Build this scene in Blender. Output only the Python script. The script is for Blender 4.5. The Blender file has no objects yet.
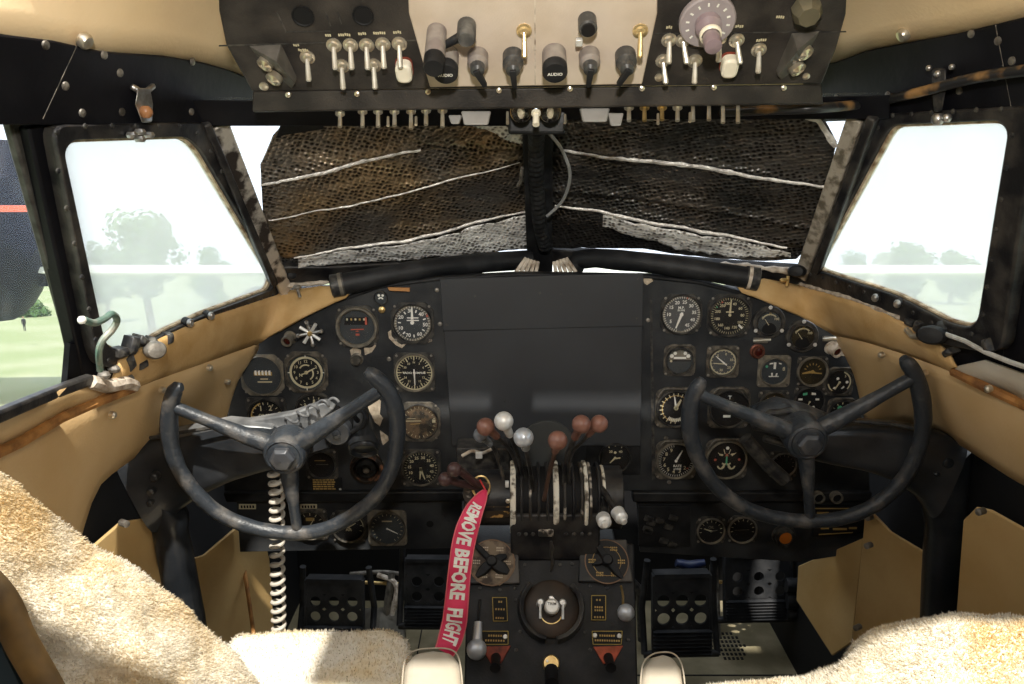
import bpy, bmesh, math, random
from mathutils import Vector, Matrix, noise
random.seed(7)
PI = math.pi
SC = bpy.context.scene
COL = SC.collection
FPX = 796.0
PITCH = math.radians(14)
CAM = Vector((-0.05, 0.0, 1.30))
FWD = Vector((0, math.cos(PITCH), -math.sin(PITCH)))
UPV = Vector((0, math.sin(PITCH), math.cos(PITCH)))
def V(*a): return Vector(a)
# ------------------------------------------------ measuring: from a direction of sight to a place on a real surface
def ray(u, v):
    return FWD + Vector((1, 0, 0)) * ((u - 512) / FPX) + UPV * ((342 - v) / FPX)
def at_t(u, v, t): return CAM + ray(u, v) * t
def at_y(u, v, y): d = ray(u, v); return CAM + d * (y / d.y)
def at_z(u, v, z): d = ray(u, v); return CAM + d * ((z - CAM.z) / d.z)
def at_x(u, v, x): d = ray(u, v); return CAM + d * ((x - CAM.x) / d.x)
def on_pl(u, v, P, n):
    d = ray(u, v); return CAM + d * ((P - CAM).dot(n) / d.dot(n))
def dep(p): return (p - CAM).dot(FWD)
def pxs(p): return dep(p) / FPX            # metres per picture pixel there
def frame(p, n, up=Vector((0, 0, 1))):
    z = n.normalized(); y = (up - z * up.dot(z)).normalized(); x = y.cross(z)
    M = Matrix((x, y, z)).transposed().to_4x4(); M.translation = p; return M
# ------------------------------------------------ materials
MATS = {}
def mat(name, col, rough=0.5, metal=0.0, col2=None, scale=30.0, amt=0.5, bump=0.0, bscale=120.0, spec=0.3, emit=0.0, coat=0.0, detail=4.0, lo=0.4, hi=0.7):
    if name in MATS: return MATS[name]
    m = bpy.data.materials.new(name); m.use_nodes = True; nt = m.node_tree; N = nt.nodes; L = nt.links
    b = N['Principled BSDF']; b.inputs['Roughness'].default_value = rough; b.inputs['Metallic'].default_value = metal
    b.inputs['Specular IOR Level'].default_value = spec; b.inputs['Coat Weight'].default_value = coat
    b.inputs['Base Color'].default_value = (*col, 1)
    tc = N.new('ShaderNodeTexCoord')
    if col2 is None: col2 = tuple(c * 0.8 for c in col)
    nz = N.new('ShaderNodeTexNoise'); nz.inputs['Scale'].default_value = scale; nz.inputs['Detail'].default_value = detail
    L.new(tc.outputs['Object'], nz.inputs['Vector'])
    cr = N.new('ShaderNodeValToRGB'); cr.color_ramp.elements[0].position = lo; cr.color_ramp.elements[1].position = hi
    cr.color_ramp.elements[0].color = (*col, 1)
    cr.color_ramp.elements[1].color = (*[a + (c - a) * min(1, amt * 2) for a, c in zip(col, col2)], 1)
    L.new(nz.outputs['Fac'], cr.inputs['Fac']); L.new(cr.outputs['Color'], b.inputs['Base Color'])
    if bump:
        n2 = N.new('ShaderNodeTexNoise'); n2.inputs['Scale'].default_value = bscale; n2.inputs['Detail'].default_value = 3
        L.new(tc.outputs['Object'], n2.inputs['Vector'])
        bp = N.new('ShaderNodeBump'); bp.inputs['Strength'].default_value = bump; bp.inputs['Distance'].default_value = 0.002
        L.new(n2.outputs['Fac'], bp.inputs['Height']); L.new(bp.outputs['Normal'], b.inputs['Normal'])
    if emit:
        b.inputs['Emission Color'].default_value = (*col, 1); b.inputs['Emission Strength'].default_value = emit
    MATS[name] = m; return m
def haze_glass(name, tint, haze, rough=0.0, hazecol=(0.9, 0.93, 0.95), refl=.04):
    m = bpy.data.materials.new(name); m.use_nodes = True; nt = m.node_tree; N = nt.nodes; L = nt.links
    N.remove(N['Principled BSDF']); out = N['Material Output']
    tr = N.new('ShaderNodeBsdfTransparent'); tr.inputs[0].default_value = (*tint, 1)
    tl = N.new('ShaderNodeBsdfTranslucent'); tl.inputs[0].default_value = (*hazecol, 1)
    df = N.new('ShaderNodeBsdfDiffuse'); df.inputs[0].default_value = (*hazecol, 1)
    gl = N.new('ShaderNodeBsdfGlossy'); gl.inputs['Roughness'].default_value = 0.08
    m0 = N.new('ShaderNodeMixShader'); m0.inputs[0].default_value = 0.2; L.new(tl.outputs[0], m0.inputs[1]); L.new(df.outputs[0], m0.inputs[2])
    mx = N.new('ShaderNodeMixShader'); L.new(tr.outputs[0], mx.inputs[1]); L.new(m0.outputs[0], mx.inputs[2])
    tc = N.new('ShaderNodeTexCoord'); nz = N.new('ShaderNodeTexNoise'); nz.inputs['Scale'].default_value = 9; L.new(tc.outputs['Object'], nz.inputs['Vector'])
    mr = N.new('ShaderNodeMapRange'); mr.inputs['To Min'].default_value = haze * 0.8; mr.inputs['To Max'].default_value = min(1, haze * 1.2)
    L.new(nz.outputs['Fac'], mr.inputs['Value']); L.new(mr.outputs['Result'], mx.inputs[0])
    m2 = N.new('ShaderNodeMixShader'); m2.inputs[0].default_value = refl; L.new(mx.outputs[0], m2.inputs[1]); L.new(gl.outputs[0], m2.inputs[2])
    L.new(m2.outputs[0], out.inputs['Surface']); MATS[name] = m; return m
# ------------------------------------------------ mesh builder
_TXT = {}
def text_mesh(s, bold=False, off=.022):
    if (s, bold) not in _TXT:
        cu = bpy.data.curves.new('t', 'FONT'); cu.body = s; cu.align_x = 'CENTER'; cu.align_y = 'CENTER'; cu.size = 1; cu.resolution_u = 2
        if bold: cu.offset = off
        o = bpy.data.objects.new('t', cu); COL.objects.link(o); dg = bpy.context.evaluated_depsgraph_get(); dg.update()
        me = bpy.data.meshes.new_from_object(o.evaluated_get(dg)); bpy.data.objects.remove(o)
        _TXT[(s, bold)] = ([v.co.copy() for v in me.vertices], [tuple(p.vertices) for p in me.polygons])
    return _TXT[(s, bold)]
class MB:
    def __init__(self, m=None):
        self.bm = bmesh.new(); self.mats = []; self.mi = 0; self.M = Matrix.Identity(4)
        if m: self.use(m)
    def use(self, m):
        if m not in self.mats: self.mats.append(m)
        self.mi = self.mats.index(m); return self
    def at(self, M=None): self.M = M if M is not None else Matrix.Identity(4); return self
    def face(self, vs):
        try: f = self.bm.faces.new(vs); f.material_index = self.mi; return f
        except ValueError: return None
    def v(self, p): return self.bm.verts.new(self.M @ Vector(p))
    def box(self, x0, x1, y0, y1, z0, z1):
        c = [self.v((x, y, z)) for z in (z0, z1) for y in (y0, y1) for x in (x0, x1)]
        for q in ((0, 2, 3, 1), (4, 5, 7, 6), (0, 1, 5, 4), (2, 6, 7, 3), (0, 4, 6, 2), (1, 3, 7, 5)): self.face([c[i] for i in q])
        return self
    def cbox(self, c, s): return self.box(c[0]-s[0]/2, c[0]+s[0]/2, c[1]-s[1]/2, c[1]+s[1]/2, c[2]-s[2]/2, c[2]+s[2]/2)
    def ring_loft(self, rings, closed=True, cap=(True, True)):
        R = [[self.v(p) for p in r] for r in rings]; n = len(R[0])
        for a, b in zip(R, R[1:]):
            for i in range(n if closed else n - 1): self.face([a[i], a[(i+1) % n], b[(i+1) % n], b[i]])
        if cap[0]: self.face(list(reversed(R[0])))
        if cap[1]: self.face(R[-1])
        return self
    def lathe(self, prof, seg=24, c=(0, 0), cap=(False, False), sx=1, sy=1):
        rings = [[(c[0] + sx*r*math.cos(2*PI*i/seg), c[1] + sy*r*math.sin(2*PI*i/seg), z) for i in range(seg)] for r, z in prof]
        return self.ring_loft(rings, True, cap)
    def disc(self, r, z, seg=24, c=(0, 0)):
        self.face([self.v((c[0] + r*math.cos(2*PI*i/seg), c[1] + r*math.sin(2*PI*i/seg), z)) for i in range(seg)]); return self
    def annulus(self, r0, r1, z, seg=32, c=(0, 0), a0=0, a1=360):
        n = max(3, int(seg * abs(a1-a0) / 360)); P = []
        for i in range(n + 1):
            a = math.radians(90 - (a0 + (a1-a0)*i/n)); P.append((self.v((c[0]+r0*math.cos(a), c[1]+r0*math.sin(a), z)), self.v((c[0]+r1*math.cos(a), c[1]+r1*math.sin(a), z))))
        for a, b in zip(P, P[1:]): self.face([a[0], b[0], b[1], a[1]])
        return self
    def prism(self, poly, z0, z1, side=True):
        if z1 < z0: z0, z1 = z1, z0
        A = sum(poly[i][0]*poly[(i+1) % len(poly)][1] - poly[(i+1) % len(poly)][0]*poly[i][1] for i in range(len(poly)))
        if A < 0: poly = list(reversed(poly))
        a = [self.v((p[0], p[1], z0)) for p in poly]; b = [self.v((p[0], p[1], z1)) for p in poly]; n = len(poly)
        self.face(b); self.face(list(reversed(a)))
        for i in range(n): self.face([a[i], a[(i+1) % n], b[(i+1) % n], b[i]])
        return self
    def tube(self, pts, r, seg=10, cap=True, closed=False):
        pts = [Vector(p) for p in pts]; n = len(pts); rr = r if isinstance(r, (list, tuple)) else [r] * n; rings = []; ref = None
        for i, p in enumerate(pts):
            if closed: t = pts[(i+1) % n] - pts[i-1]
            else: t = pts[min(i+1, n-1)] - pts[max(i-1, 0)]
            t.normalize()
            if ref is None: ref = t.cross(Vector((0, 0, 1)) if abs(t.z) < .9 else Vector((1, 0, 0)))
            ref = (ref - t * ref.dot(t)).normalized(); w = t.cross(ref)
            rings.append([p + (ref*math.cos(2*PI*k/seg) + w*math.sin(2*PI*k/seg)) * rr[i] for k in range(seg)])
        if closed: rings.append(rings[0]); return self.ring_loft(rings, True, (False, False))
        return self.ring_loft(rings, True, (cap, cap))
    def ball(self, c, r, seg=16, sc=(1, 1, 1)):
        c = Vector(c); n = seg // 2; rings = []
        for j in range(1, n):
            a = PI*j/n; rings.append([c + Vector((r*sc[0]*math.sin(a)*math.cos(2*PI*k/seg), r*sc[1]*math.sin(a)*math.sin(2*PI*k/seg), -r*sc[2]*math.cos(a))) for k in range(seg)])
        return self.ring_loft(rings, True, (True, True))
    def text(self, s, x, y, z, size, rot=0, bold=True, sx=1.0):
        vs, fs = text_mesh(s, bold); T = self.M @ Matrix.Translation((x, y, z)) @ Matrix.Rotation(rot, 4, 'Z') @ Matrix.Diagonal((size*sx, size, size, 1))
        nv = [self.bm.verts.new(T @ p) for p in vs]
        for f in fs: self.face([nv[i] for i in f])
        return self
    def grid(self, G, thick=0.0):
        n, m = len(G), len(G[0]); A = [[self.v(p) for p in r] for r in G]
        for i in range(n-1):
            for j in range(m-1): self.face([A[i][j], A[i][j+1], A[i+1][j+1], A[i+1][j]])
        return self
    def islands(self):
        self.bm.verts.ensure_lookup_table(); self.bm.verts.index_update(); seen = set(); out = []
        for v in self.bm.verts:
            if v.index in seen: continue
            st_ = [v]; seen.add(v.index); isl = []
            while st_:
                a = st_.pop(); isl.append(a)
                for e in a.link_edges:
                    b = e.other_vert(a)
                    if b.index not in seen: seen.add(b.index); st_.append(b)
            out.append(isl)
        return out
    def build_each(self, name, parent=None, M=None, **kw):
        """every separate piece becomes an object of its own"""
        res = []
        for isl in self.islands():
            mb = MB(); mb.mats = list(self.mats); mp = {v: mb.bm.verts.new(v.co) for v in isl}; fs = {f for v in isl for f in v.link_faces}
            for f in fs:
                g = mb.bm.faces.new([mp[v] for v in f.verts]); g.material_index = f.material_index
            res.append(mb.build(name, parent, M, **kw))
        self.bm.free(); return res
    def build(self, name, parent=None, M=None, smooth=35, bevel=0, bseg=2, solid=0, sub=0, recalc=True):
        me = bpy.data.meshes.new(name)
        if recalc: bmesh.ops.recalc_face_normals(self.bm, faces=self.bm.faces)
        self.bm.to_mesh(me); self.bm.free()
        for m in self.mats: me.materials.append(m)
        if smooth:
            me.polygons.foreach_set('use_smooth', [True] * len(me.polygons))
            if smooth < 180: me.set_sharp_from_angle(angle=math.radians(smooth))
        o = bpy.data.objects.new(name, me); COL.objects.link(o)
        if parent: o.parent = parent
        if M is not None: o.matrix_local = M
        if solid:
            md = o.modifiers.new('s', 'SOLIDIFY'); md.thickness = solid; md.offset = 0
        if sub:
            md = o.modifiers.new('u', 'SUBSURF'); md.levels = md.render_levels = sub
        if bevel:
            md = o.modifiers.new('b', 'BEVEL'); md.width = bevel; md.segments = bseg; md.limit_method = 'ANGLE'; md.angle_limit = math.radians(40)
        return o
def tag(o, label, cat, group=None):
    o['label'] = label; o['category'] = cat
    if group: o['group'] = group
    return o
def thing(name, label, cat, M, group=None):
    o = bpy.data.objects.new(name, None); COL.objects.link(o); o.matrix_world = M; o.empty_display_size = 0.02
    return tag(o, label, cat, group)
def demote(T, parent):
    """a fitting that belongs to a window becomes its part; its further pieces become sub-parts"""
    bpy.context.view_layer.update(); kids = list(T.children); root = kids[0]; Mw = T.matrix_world.copy()
    for k in kids: k.parent = None
    root.name = T.name.split('.')[0]; root.parent = parent; root.matrix_parent_inverse = Matrix.Identity(4); root.matrix_local = parent.matrix_world.inverted() @ Mw
    for k in kids[1:]: k.parent = root; k.matrix_parent_inverse = Matrix.Identity(4); k.matrix_local = Matrix.Identity(4)
    bpy.data.objects.remove(T); return root
def struct(o): o['kind'] = 'structure'; return o
def copy_tree(o, M=None, parent=None):
    c = o.copy(); COL.objects.link(c)
    if parent: c.parent = parent
    if M is not None: c.matrix_world = M
    for ch in list(o.children): copy_tree(ch, None, c)
    return c
def smooth_path(pts, n=6, closed=False):
    P = [Vector(p) for p in pts]; out = []; L = len(P)
    rng = range(L if closed else L - 1)
    for i in rng:
        p1, p2 = P[i], P[(i+1) % L]; p0 = P[i-1] if (closed or i > 0) else p1; p3 = P[(i+2) % L] if (closed or i+2 < L) else p2
        for k in range(n):
            t = k / n; out.append(0.5*((2*p1) + (p2-p0)*t + (2*p0-5*p1+4*p2-p3)*t*t + (3*p1-p0-3*p2+p3)*t**3))
    if not closed: out.append(P[-1])
    return out
def resample(pts, n):
    P = [Vector(p) for p in pts]; d = [0]
    for a, b in zip(P, P[1:]): d.append(d[-1] + (b-a).length)
    out = []; j = 0
    for i in range(n):
        s = d[-1]*i/(n-1)
        while j < len(P)-2 and d[j+1] < s: j += 1
        k = (s-d[j])/max(1e-9, d[j+1]-d[j]); out.append(P[j].lerp(P[j+1], min(1, k)))
    return out
def round_poly(poly, r, seg=4):
    out = []; n = len(poly)
    for i in range(n):
        p = Vector(poly[i][:2]); a = Vector(poly[i-1][:2]) - p; b = Vector(poly[(i+1) % n][:2]) - p
        rr = min(r, a.length*.45, b.length*.45); a.normalize(); b.normalize(); p0 = p + a*rr; p1 = p + b*rr
        for k in range(seg+1):
            t = k/seg; q = p0*(1-t)**2 + p*2*t*(1-t) + p1*t*t; out.append((q.x, q.y))
    return out
# ------------------------------------------------ palette
BLK = mat('black_paint', (0.007, 0.0075, 0.009), 0.55, col2=(0.03, 0.031, 0.033), scale=25, amt=.35, bump=.25, bscale=300)
PANEL = mat('panel_crackle_paint', (0.013, 0.015, 0.018), 0.5, col2=(0.050, 0.052, 0.054), scale=14, amt=.4, bump=.35, bscale=500)
DARK = mat('dark_recess', (0.006, 0.006, 0.007), 0.7)
WHEEL = mat('wheel_rubber', (0.024, 0.029, 0.036), 0.42, col2=(0.13, 0.12, 0.11), scale=26, amt=.5, bump=.7, bscale=140, lo=.52, hi=.76, spec=.4)
COVER = mat('cover_plate_paint', (0.034, 0.036, 0.040), 0.42, col2=(0.04, 0.043, 0.048), scale=8, bump=.15, bscale=900)
OVER = mat('overhead_black_paint', (0.020, 0.018, 0.017), 0.45, col2=(0.060, 0.052, 0.045), scale=18, amt=.45, bump=.3, bscale=400)
TANP = mat('taupe_panel_paint', (0.60, 0.51, 0.42), 0.6, col2=(0.48, 0.39, 0.30), scale=16, amt=.4, bump=.15, bscale=500)
CREAM = mat('cream_leatherette', (0.62, 0.44, 0.235), 0.5, col2=(0.53, 0.35, 0.16), scale=7, amt=.45, bump=.25, bscale=260)
CREAM2 = mat('golden_cloth_trim', (0.60, 0.40, 0.19), 0.75, col2=(0.46, 0.28, 0.10), scale=14, amt=.5, bump=.4, bscale=300)
CEILM = mat('cream_headliner', (0.88, 0.68, 0.43), 0.7, col2=(0.80, 0.60, 0.36), scale=6, bump=.2, bscale=200)
BAND = mat('band_black_vinyl', (0.004, 0.004, 0.006), 0.5, col2=(0.012, 0.012, 0.015), scale=9, bump=.3, bscale=60, spec=.15)
ALU = mat('bare_metal', (0.55, 0.55, 0.55), 0.35, 0.9, col2=(0.25, 0.22, 0.18), scale=60, amt=.5, bump=.3, bscale=200)
ALU2 = mat('grimy_metal', (0.28, 0.26, 0.23), 0.5, 0.6, col2=(0.08, 0.07, 0.06), scale=50, amt=.5, bump=.4, bscale=200)
NICK = mat('nickel', (0.72, 0.68, 0.58), 0.3, 0.8, col2=(0.6, 0.5, 0.36), scale=80)
BRASS = mat('brass', (0.75, 0.55, 0.25), 0.35, 0.9, col2=(0.5, 0.33, 0.12), scale=80)
WHITE = mat('white_marking', (0.85, 0.84, 0.78), 0.6)
CRM = mat('cream_marking', (0.60, 0.54, 0.36), 0.6)
YEL = mat('amber_marking', (0.42, 0.28, 0.09), 0.6)
RED = mat('red_marking', (0.48, 0.11, 0.07), 0.6)
GRN = mat('green_marking', (0.1, 0.45, 0.25), 0.6)
BZ = mat('bezel_worn', (0.05, 0.047, 0.042), 0.45, 0.2, col2=(0.17, 0.15, 0.12), scale=90, amt=.5)
BZD = mat('bezel_dark', (0.02, 0.02, 0.022), 0.4, col2=(0.08, 0.075, 0.065), scale=90, amt=.5)
BZL = mat('bezel_light', (0.13, 0.12, 0.10), 0.5, 0.2, col2=(0.25, 0.22, 0.17), scale=90, amt=.5)
DBLK = mat('dial_black', (0.010, 0.010, 0.011), 0.5)
DGRY = mat('dial_slate', (0.045, 0.052, 0.058), 0.5)
DGR2 = mat('dial_grey', (0.085, 0.088, 0.09), 0.5)
DBRN = mat('dial_smoky_brown', (0.13, 0.085, 0.05), 0.5, col2=(0.02, 0.018, 0.015), scale=70, amt=.5, lo=.45, hi=.6)
DOLV = mat('dial_smoky_olive', (0.035, 0.027, 0.012), 0.5, col2=(0.012, 0.011, 0.009), scale=70, amt=.5)
TORN = mat('torn_paper_residue', (0.55, 0.47, 0.36), 0.8, col2=(0.3, 0.24, 0.18), scale=120)
KBRN = mat('brown_bakelite', (0.20, 0.095, 0.070), 0.38, col2=(0.15, 0.068, 0.048), scale=60, coat=.3)
KPUR = mat('purple_bakelite', (0.065, 0.034, 0.032), 0.4, coat=.2)
KWHT = mat('aluminium_knob', (0.75, 0.75, 0.73), 0.4, 0.35, col2=(0.6, 0.59, 0.56), scale=90)
KGRY = mat('grey_knob', (0.50, 0.53, 0.57), 0.35, 0.45)
IVORY = mat('ivory_plastic', (0.86, 0.80, 0.66), 0.35)
VINYL = mat('off_white_vinyl', (0.50, 0.45, 0.37), 0.5, col2=(0.44, 0.39, 0.31), scale=20, bump=.15, bscale=400)
RUST = mat('rusty_wood', (0.42, 0.20, 0.06), 0.7, col2=(0.14, 0.06, 0.02), scale=40, bump=.5, bscale=120)
SEAL = mat('dirty_sealant', (0.62, 0.55, 0.46), 0.8, col2=(0.24, 0.18, 0.13), scale=70, amt=.5, bump=1, bscale=160)
DKRED = mat('faded_red_paint', (0.30, 0.06, 0.035), 0.6, col2=(0.12, 0.03, 0.02), scale=80)
NOISYTEAL = mat('verdigris_tube', (0.16, 0.26, 0.22), 0.4, 0.5, col2=(0.45, 0.42, 0.35), scale=50)
GGL = haze_glass('gauge_glass', (0.97, 0.97, 0.97), 0.01, refl=.018)
# ================================================= camera, light, world
cd = bpy.data.cameras.new('camera'); cam = bpy.data.objects.new('camera', cd); COL.objects.link(cam)
cam.location = CAM; cam.rotation_euler = (PI/2 - PITCH, 0, 0); cd.sensor_width = 36; cd.lens = 36*FPX/1024; cd.clip_start = 0.02; cd.clip_end = 600
SC.camera = cam
SC.view_settings.view_transform = 'Standard'; SC.view_settings.look = 'None'; SC.view_settings.exposure = 0.1; SC.view_settings.gamma = 1
SC.view_settings.use_curve_mapping = False
w = bpy.data.worlds.new('world'); SC.world = w; w.use_nodes = True; bg = w.node_tree.nodes['Background']
bg.inputs['Color'].default_value = (0.86, 0.93, 1.0, 1); bg.inputs['Strength'].default_value = 1.9
sd = bpy.data.lights.new('sun', 'SUN'); sun = bpy.data.objects.new('sun', sd); COL.objects.link(sun)
sd.energy = 7.5; sd.angle = 0.02; sd.color = (1, 0.95, 0.85)
sun.location = (1.5, -1.5, 4); sun.rotation_euler = Vector((-0.06, 0.50, -0.86)).to_track_quat('-Z', 'Y').to_euler()
fd = bpy.data.lights.new('camera_flash', 'SPOT'); fl = bpy.data.objects.new('camera_flash', fd); COL.objects.link(fl)
fd.energy = 44; fd.shadow_soft_size = 0.03; fd.spot_size = math.radians(104); fd.spot_blend = 1; fd.color = (1, 0.95, 0.86); fl.location = (-0.05, -0.06, 1.54)
fl.rotation_euler = Vector((0.0, 1.0, 0.10)).to_track_quat('-Z', 'Y').to_euler()

# ================================================= side planes
A_ = V(-.482, 1.45, 1.04); B_ = V(-.572, 1.0, 1.04); D_ = V(-.49, 1.15, 1.32)
NL = (A_-B_).cross(D_-B_).normalized()
if NL.x < 0: NL = -NL
NR = V(-NL.x, NL.y, NL.z); AR = V(-A_.x, A_.y, A_.z)
def SL(u, v, off=0): return on_pl(u, v, A_ + NL*off, NL)
def SR(u, v, off=0): return on_pl(u, v, AR + NR*off, NR)
FL = frame(A_, NL); FR = frame(AR, NR); FLi = FL.inverted(); FRi = FR.inverted()
def pl2(side, pts):
    f, i = (SL, FLi) if side == 'l' else (SR, FRi)
    return [(q.x, q.y) for q in (i @ f(u, v) for u, v in pts)]
def frame_ring(mb, inner, outer, z0, z1):
    n = 64
    def rs(P):
        P = [Vector((p[0], p[1], 0)) for p in P]; c = sum(P, Vector())/len(P); return P, c
    Pi, ci = rs(inner); Po, _ = rs(outer)
    def cast(P, a):
        d = Vector((math.cos(a), math.sin(a), 0)); best = None
        for k in range(len(P)):
            p, q = P[k]-ci, P[(k+1) % len(P)]-ci; e = q-p; den = d.x*e.y-d.y*e.x
            if abs(den) < 1e-12: continue
            t = (p.x*e.y-p.y*e.x)/den; s = (p.x*d.y-p.y*d.x)/den
            if t > 0 and -1e-6 <= s <= 1+1e-6: best = t if best is None else max(best, t)
        return ci + d*(best or .1)
    ang = sorted([2*PI*k/n for k in range(n)] + [math.atan2((p-ci).y, (p-ci).x) % (2*PI) for p in Po + Pi])
    I = [cast(Pi, a) for a in ang]; O = [cast(Po, a) for a in ang]
    mb.ring_loft([[(p.x, p.y, z0) for p in O], [(p.x, p.y, z1) for p in O], [(p.x, p.y, z1) for p in I], [(p.x, p.y, z0) for p in I], [(p.x, p.y, z0) for p in O]], True, (False, False))
HZ = haze_glass('fogged_plexiglass', (0.98, 0.99, 1.0), 0.50, hazecol=(0.92, 0.95, 0.94))
CLR = haze_glass('clear_plexiglass', (0.97, 0.98, 1.0), 0.03)
FRM = mat('window_frame_black', (0.010, 0.010, 0.012), 0.4, col2=(0.06, 0.055, 0.05), scale=30, amt=.45, bump=.4, bscale=120)
GRIME = mat('window_edge_putty', (0.66, 0.56, 0.40), 0.8, col2=(0.2, 0.12, 0.06), scale=60, bump=.6)
win = {
 'l': dict(inner=[(64, 138), (180, 135), (194, 148), (270, 276), (266, 289), (202, 312), (160, 331), (122, 354), (98, 345), (55, 150)],
           outer=[(44, 124), (198, 121), (284, 284), (276, 294), (200, 322), (160, 340), (125, 362), (96, 366), (88, 350)]),
 'r': dict(inner=[(896, 124), (1006, 119), (1016, 130), (1004, 200), (985, 318), (975, 326), (955, 322), (900, 294), (818, 268)],
           outer=[(872, 114), (1040, 104), (1042, 130), (1010, 350), (985, 350), (950, 343), (890, 311), (802, 281)])}
for n, s in ((1, 'l'), (2, 'r')):
    F = FL if s == 'l' else FR; inn = round_poly(pl2(s, win[s]['inner']), .02); out = round_poly(pl2(s, win[s]['outer']), .02)
    m = MB(FRM); frame_ring(m, inn, out, -.005, .012); w_ = struct(m.build('window_%d' % n, M=F, bevel=.003))
    m = MB(GRIME); c = Vector((sum(p[0] for p in inn)/len(inn), sum(p[1] for p in inn)/len(inn)))
    inn2 = [tuple(c + (Vector(p)-c)*.975) for p in inn]; frame_ring(m, inn2, [tuple(c + (Vector(p)-c)*1.02) for p in inn], -.004, .004); m.build('window_seal', w_)
    m = MB(HZ); m.prism([tuple(c + (Vector(p)-c)*1.03) for p in inn], -.004, -.001); m.build('window_pane', w_, smooth=0)
    m = MB(BZD)                                   # rivets round the frame
    pts = resample([V(*tuple(c + (Vector(p)-c)*1.09), 0) for p in inn] + [V(*tuple(c + (Vector(inn[0])-c)*1.09), 0)], 34)[:-1]
    for p in pts: m.at(Matrix.Translation((p.x, p.y, .012))); m.lathe([(.0035, 0), (.003, .0015), (.0008, .0022)], 8, cap=(False, True))
    m.build_each('rivet', w_)

# aft post, sliding window frame and its pane on each side
POST = mat('weathered_post', (.07, .068, .065), .5, .2, col2=(.02, .018, .016), scale=50, amt=.5, bump=.4)
MOT = mat('mottled_bright_metal', (.62, .58, .52), .4, .5, col2=(.06, .05, .045), scale=34, amt=.5, bump=.8, lo=.44, hi=.56)
GPO = mat('pale_weathered_post', (.40, .36, .30), .6, .1, col2=(.14, .12, .09), scale=60, amt=.5, bump=.5, lo=.45, hi=.62)
def strip(pts3, w, d, n, mt, name, bevel=.003):
    m = MB(mt); P = [Vector(p) for p in pts3]; rings = []
    for i, p in enumerate(P):
        t = (P[min(i+1, len(P)-1)]-P[max(i-1, 0)]).normalized(); s = t.cross(n).normalized()
        rings.append([p-s*w/2, p+s*w/2, p+s*w/2+n*d, p-s*w/2+n*d])
    m.ring_loft(rings); return m.build(name, bevel=bevel)
struct(strip([SL(26, 120, -.026), SL(84, 382, -.026)], .040, .02, NL, BAND, 'trim_1'))
struct(strip([SL(6, 118, -.03), SL(78, 376, -.03)], .016, .012, NL, POST, 'trim_2'))
struct(strip([at_x(-60, 436, -.578), at_x(18, 404, -.578), SL(50, 391, .004), SL(86, 378, .004)], .014, .012, NL, FRM, 'trim_3'))
struct(strip([SR(1056, 100, -.026), SR(1026, 372, -.026)], .040, .02, NR, BAND, 'trim_4'))
struct(strip([SR(1064, 100, -.03), SR(1021, 300, -.03), SR(1016, 350, -.03)], .016, .012, NR, POST, 'trim_5'))
m = MB(CLR); m.prism(pl2('l', [(-60, 100), (40, 110), (95, 390), (-60, 470)]), -.034, -.031); struct(m.build('window_3', M=FL, smooth=0))
m = MB(HZ); m.prism(pl2('r', [(1050, 100), (1100, 100), (1100, 400), (1010, 380)]), -.034, -.031); struct(m.build('window_4', M=FR, smooth=0))

for n_, s_, P in (('trim_38', 'r', [(920, 335), (960, 340), (1040, 345), (1040, 400), (950, 384), (930, 366)]), ('trim_39', 'l', [(76, 345), (130, 356), (150, 372), (100, 402), (72, 392)])):
    m = MB(BAND); m.prism(pl2(s_, P), -.016, -.008); struct(m.build(n_, M=FL if s_ == 'l' else FR))
# black band above the side windows
bl = [(-40, 30), (18, 36), (50, 40), (100, 51), (160, 55), (200, 62), (225, 69), (262, 84), (268, 124), (-40, 124)]
br = [(1070, 6), (1018, 19), (960, 33), (900, 44), (870, 50), (838, 62), (806, 66), (806, 122), (1070, 112)]
for s, P, F in (('l', bl, FL), ('r', br, FR)):
    m = MB(BAND); m.prism(pl2(s, P), -.03, .006); o = struct(m.build('trim_%d' % (28 if s == 'l' else 29), M=F, bevel=.002))
    m = MB(ALU2)
    for (u, v) in ([(40, 44), (77, 112), (117, 111), (187, 111), (220, 112), (236, 113), (60, 85), (115, 72), (99, 54), (188, 61)] if s == 'l' else [(840, 97), (976, 33), (1003, 40), (892, 94), (964, 90), (1000, 76), (1017, 60)]):
        q = (FLi if s == 'l' else FRi) @ (SL if s == 'l' else SR)(u, v); m.at(Matrix.Translation((q.x, q.y, .006))); m.lathe([(.005, 0), (.0045, .002), (.001, .003)], 10, cap=(False, True))
    m.build_each('rivet', o)
    m = MB(ALU2); a = [(72, 45), (38, 118)] if s == 'l' else [(1000, 24), (1016, 108)]
    q = pl2(s, a); m.use(BZ); m.tube([(q[0][0], q[0][1], .0055), (q[1][0], q[1][1], .0055)], .0009, 6); m.build('seam', o)

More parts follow.
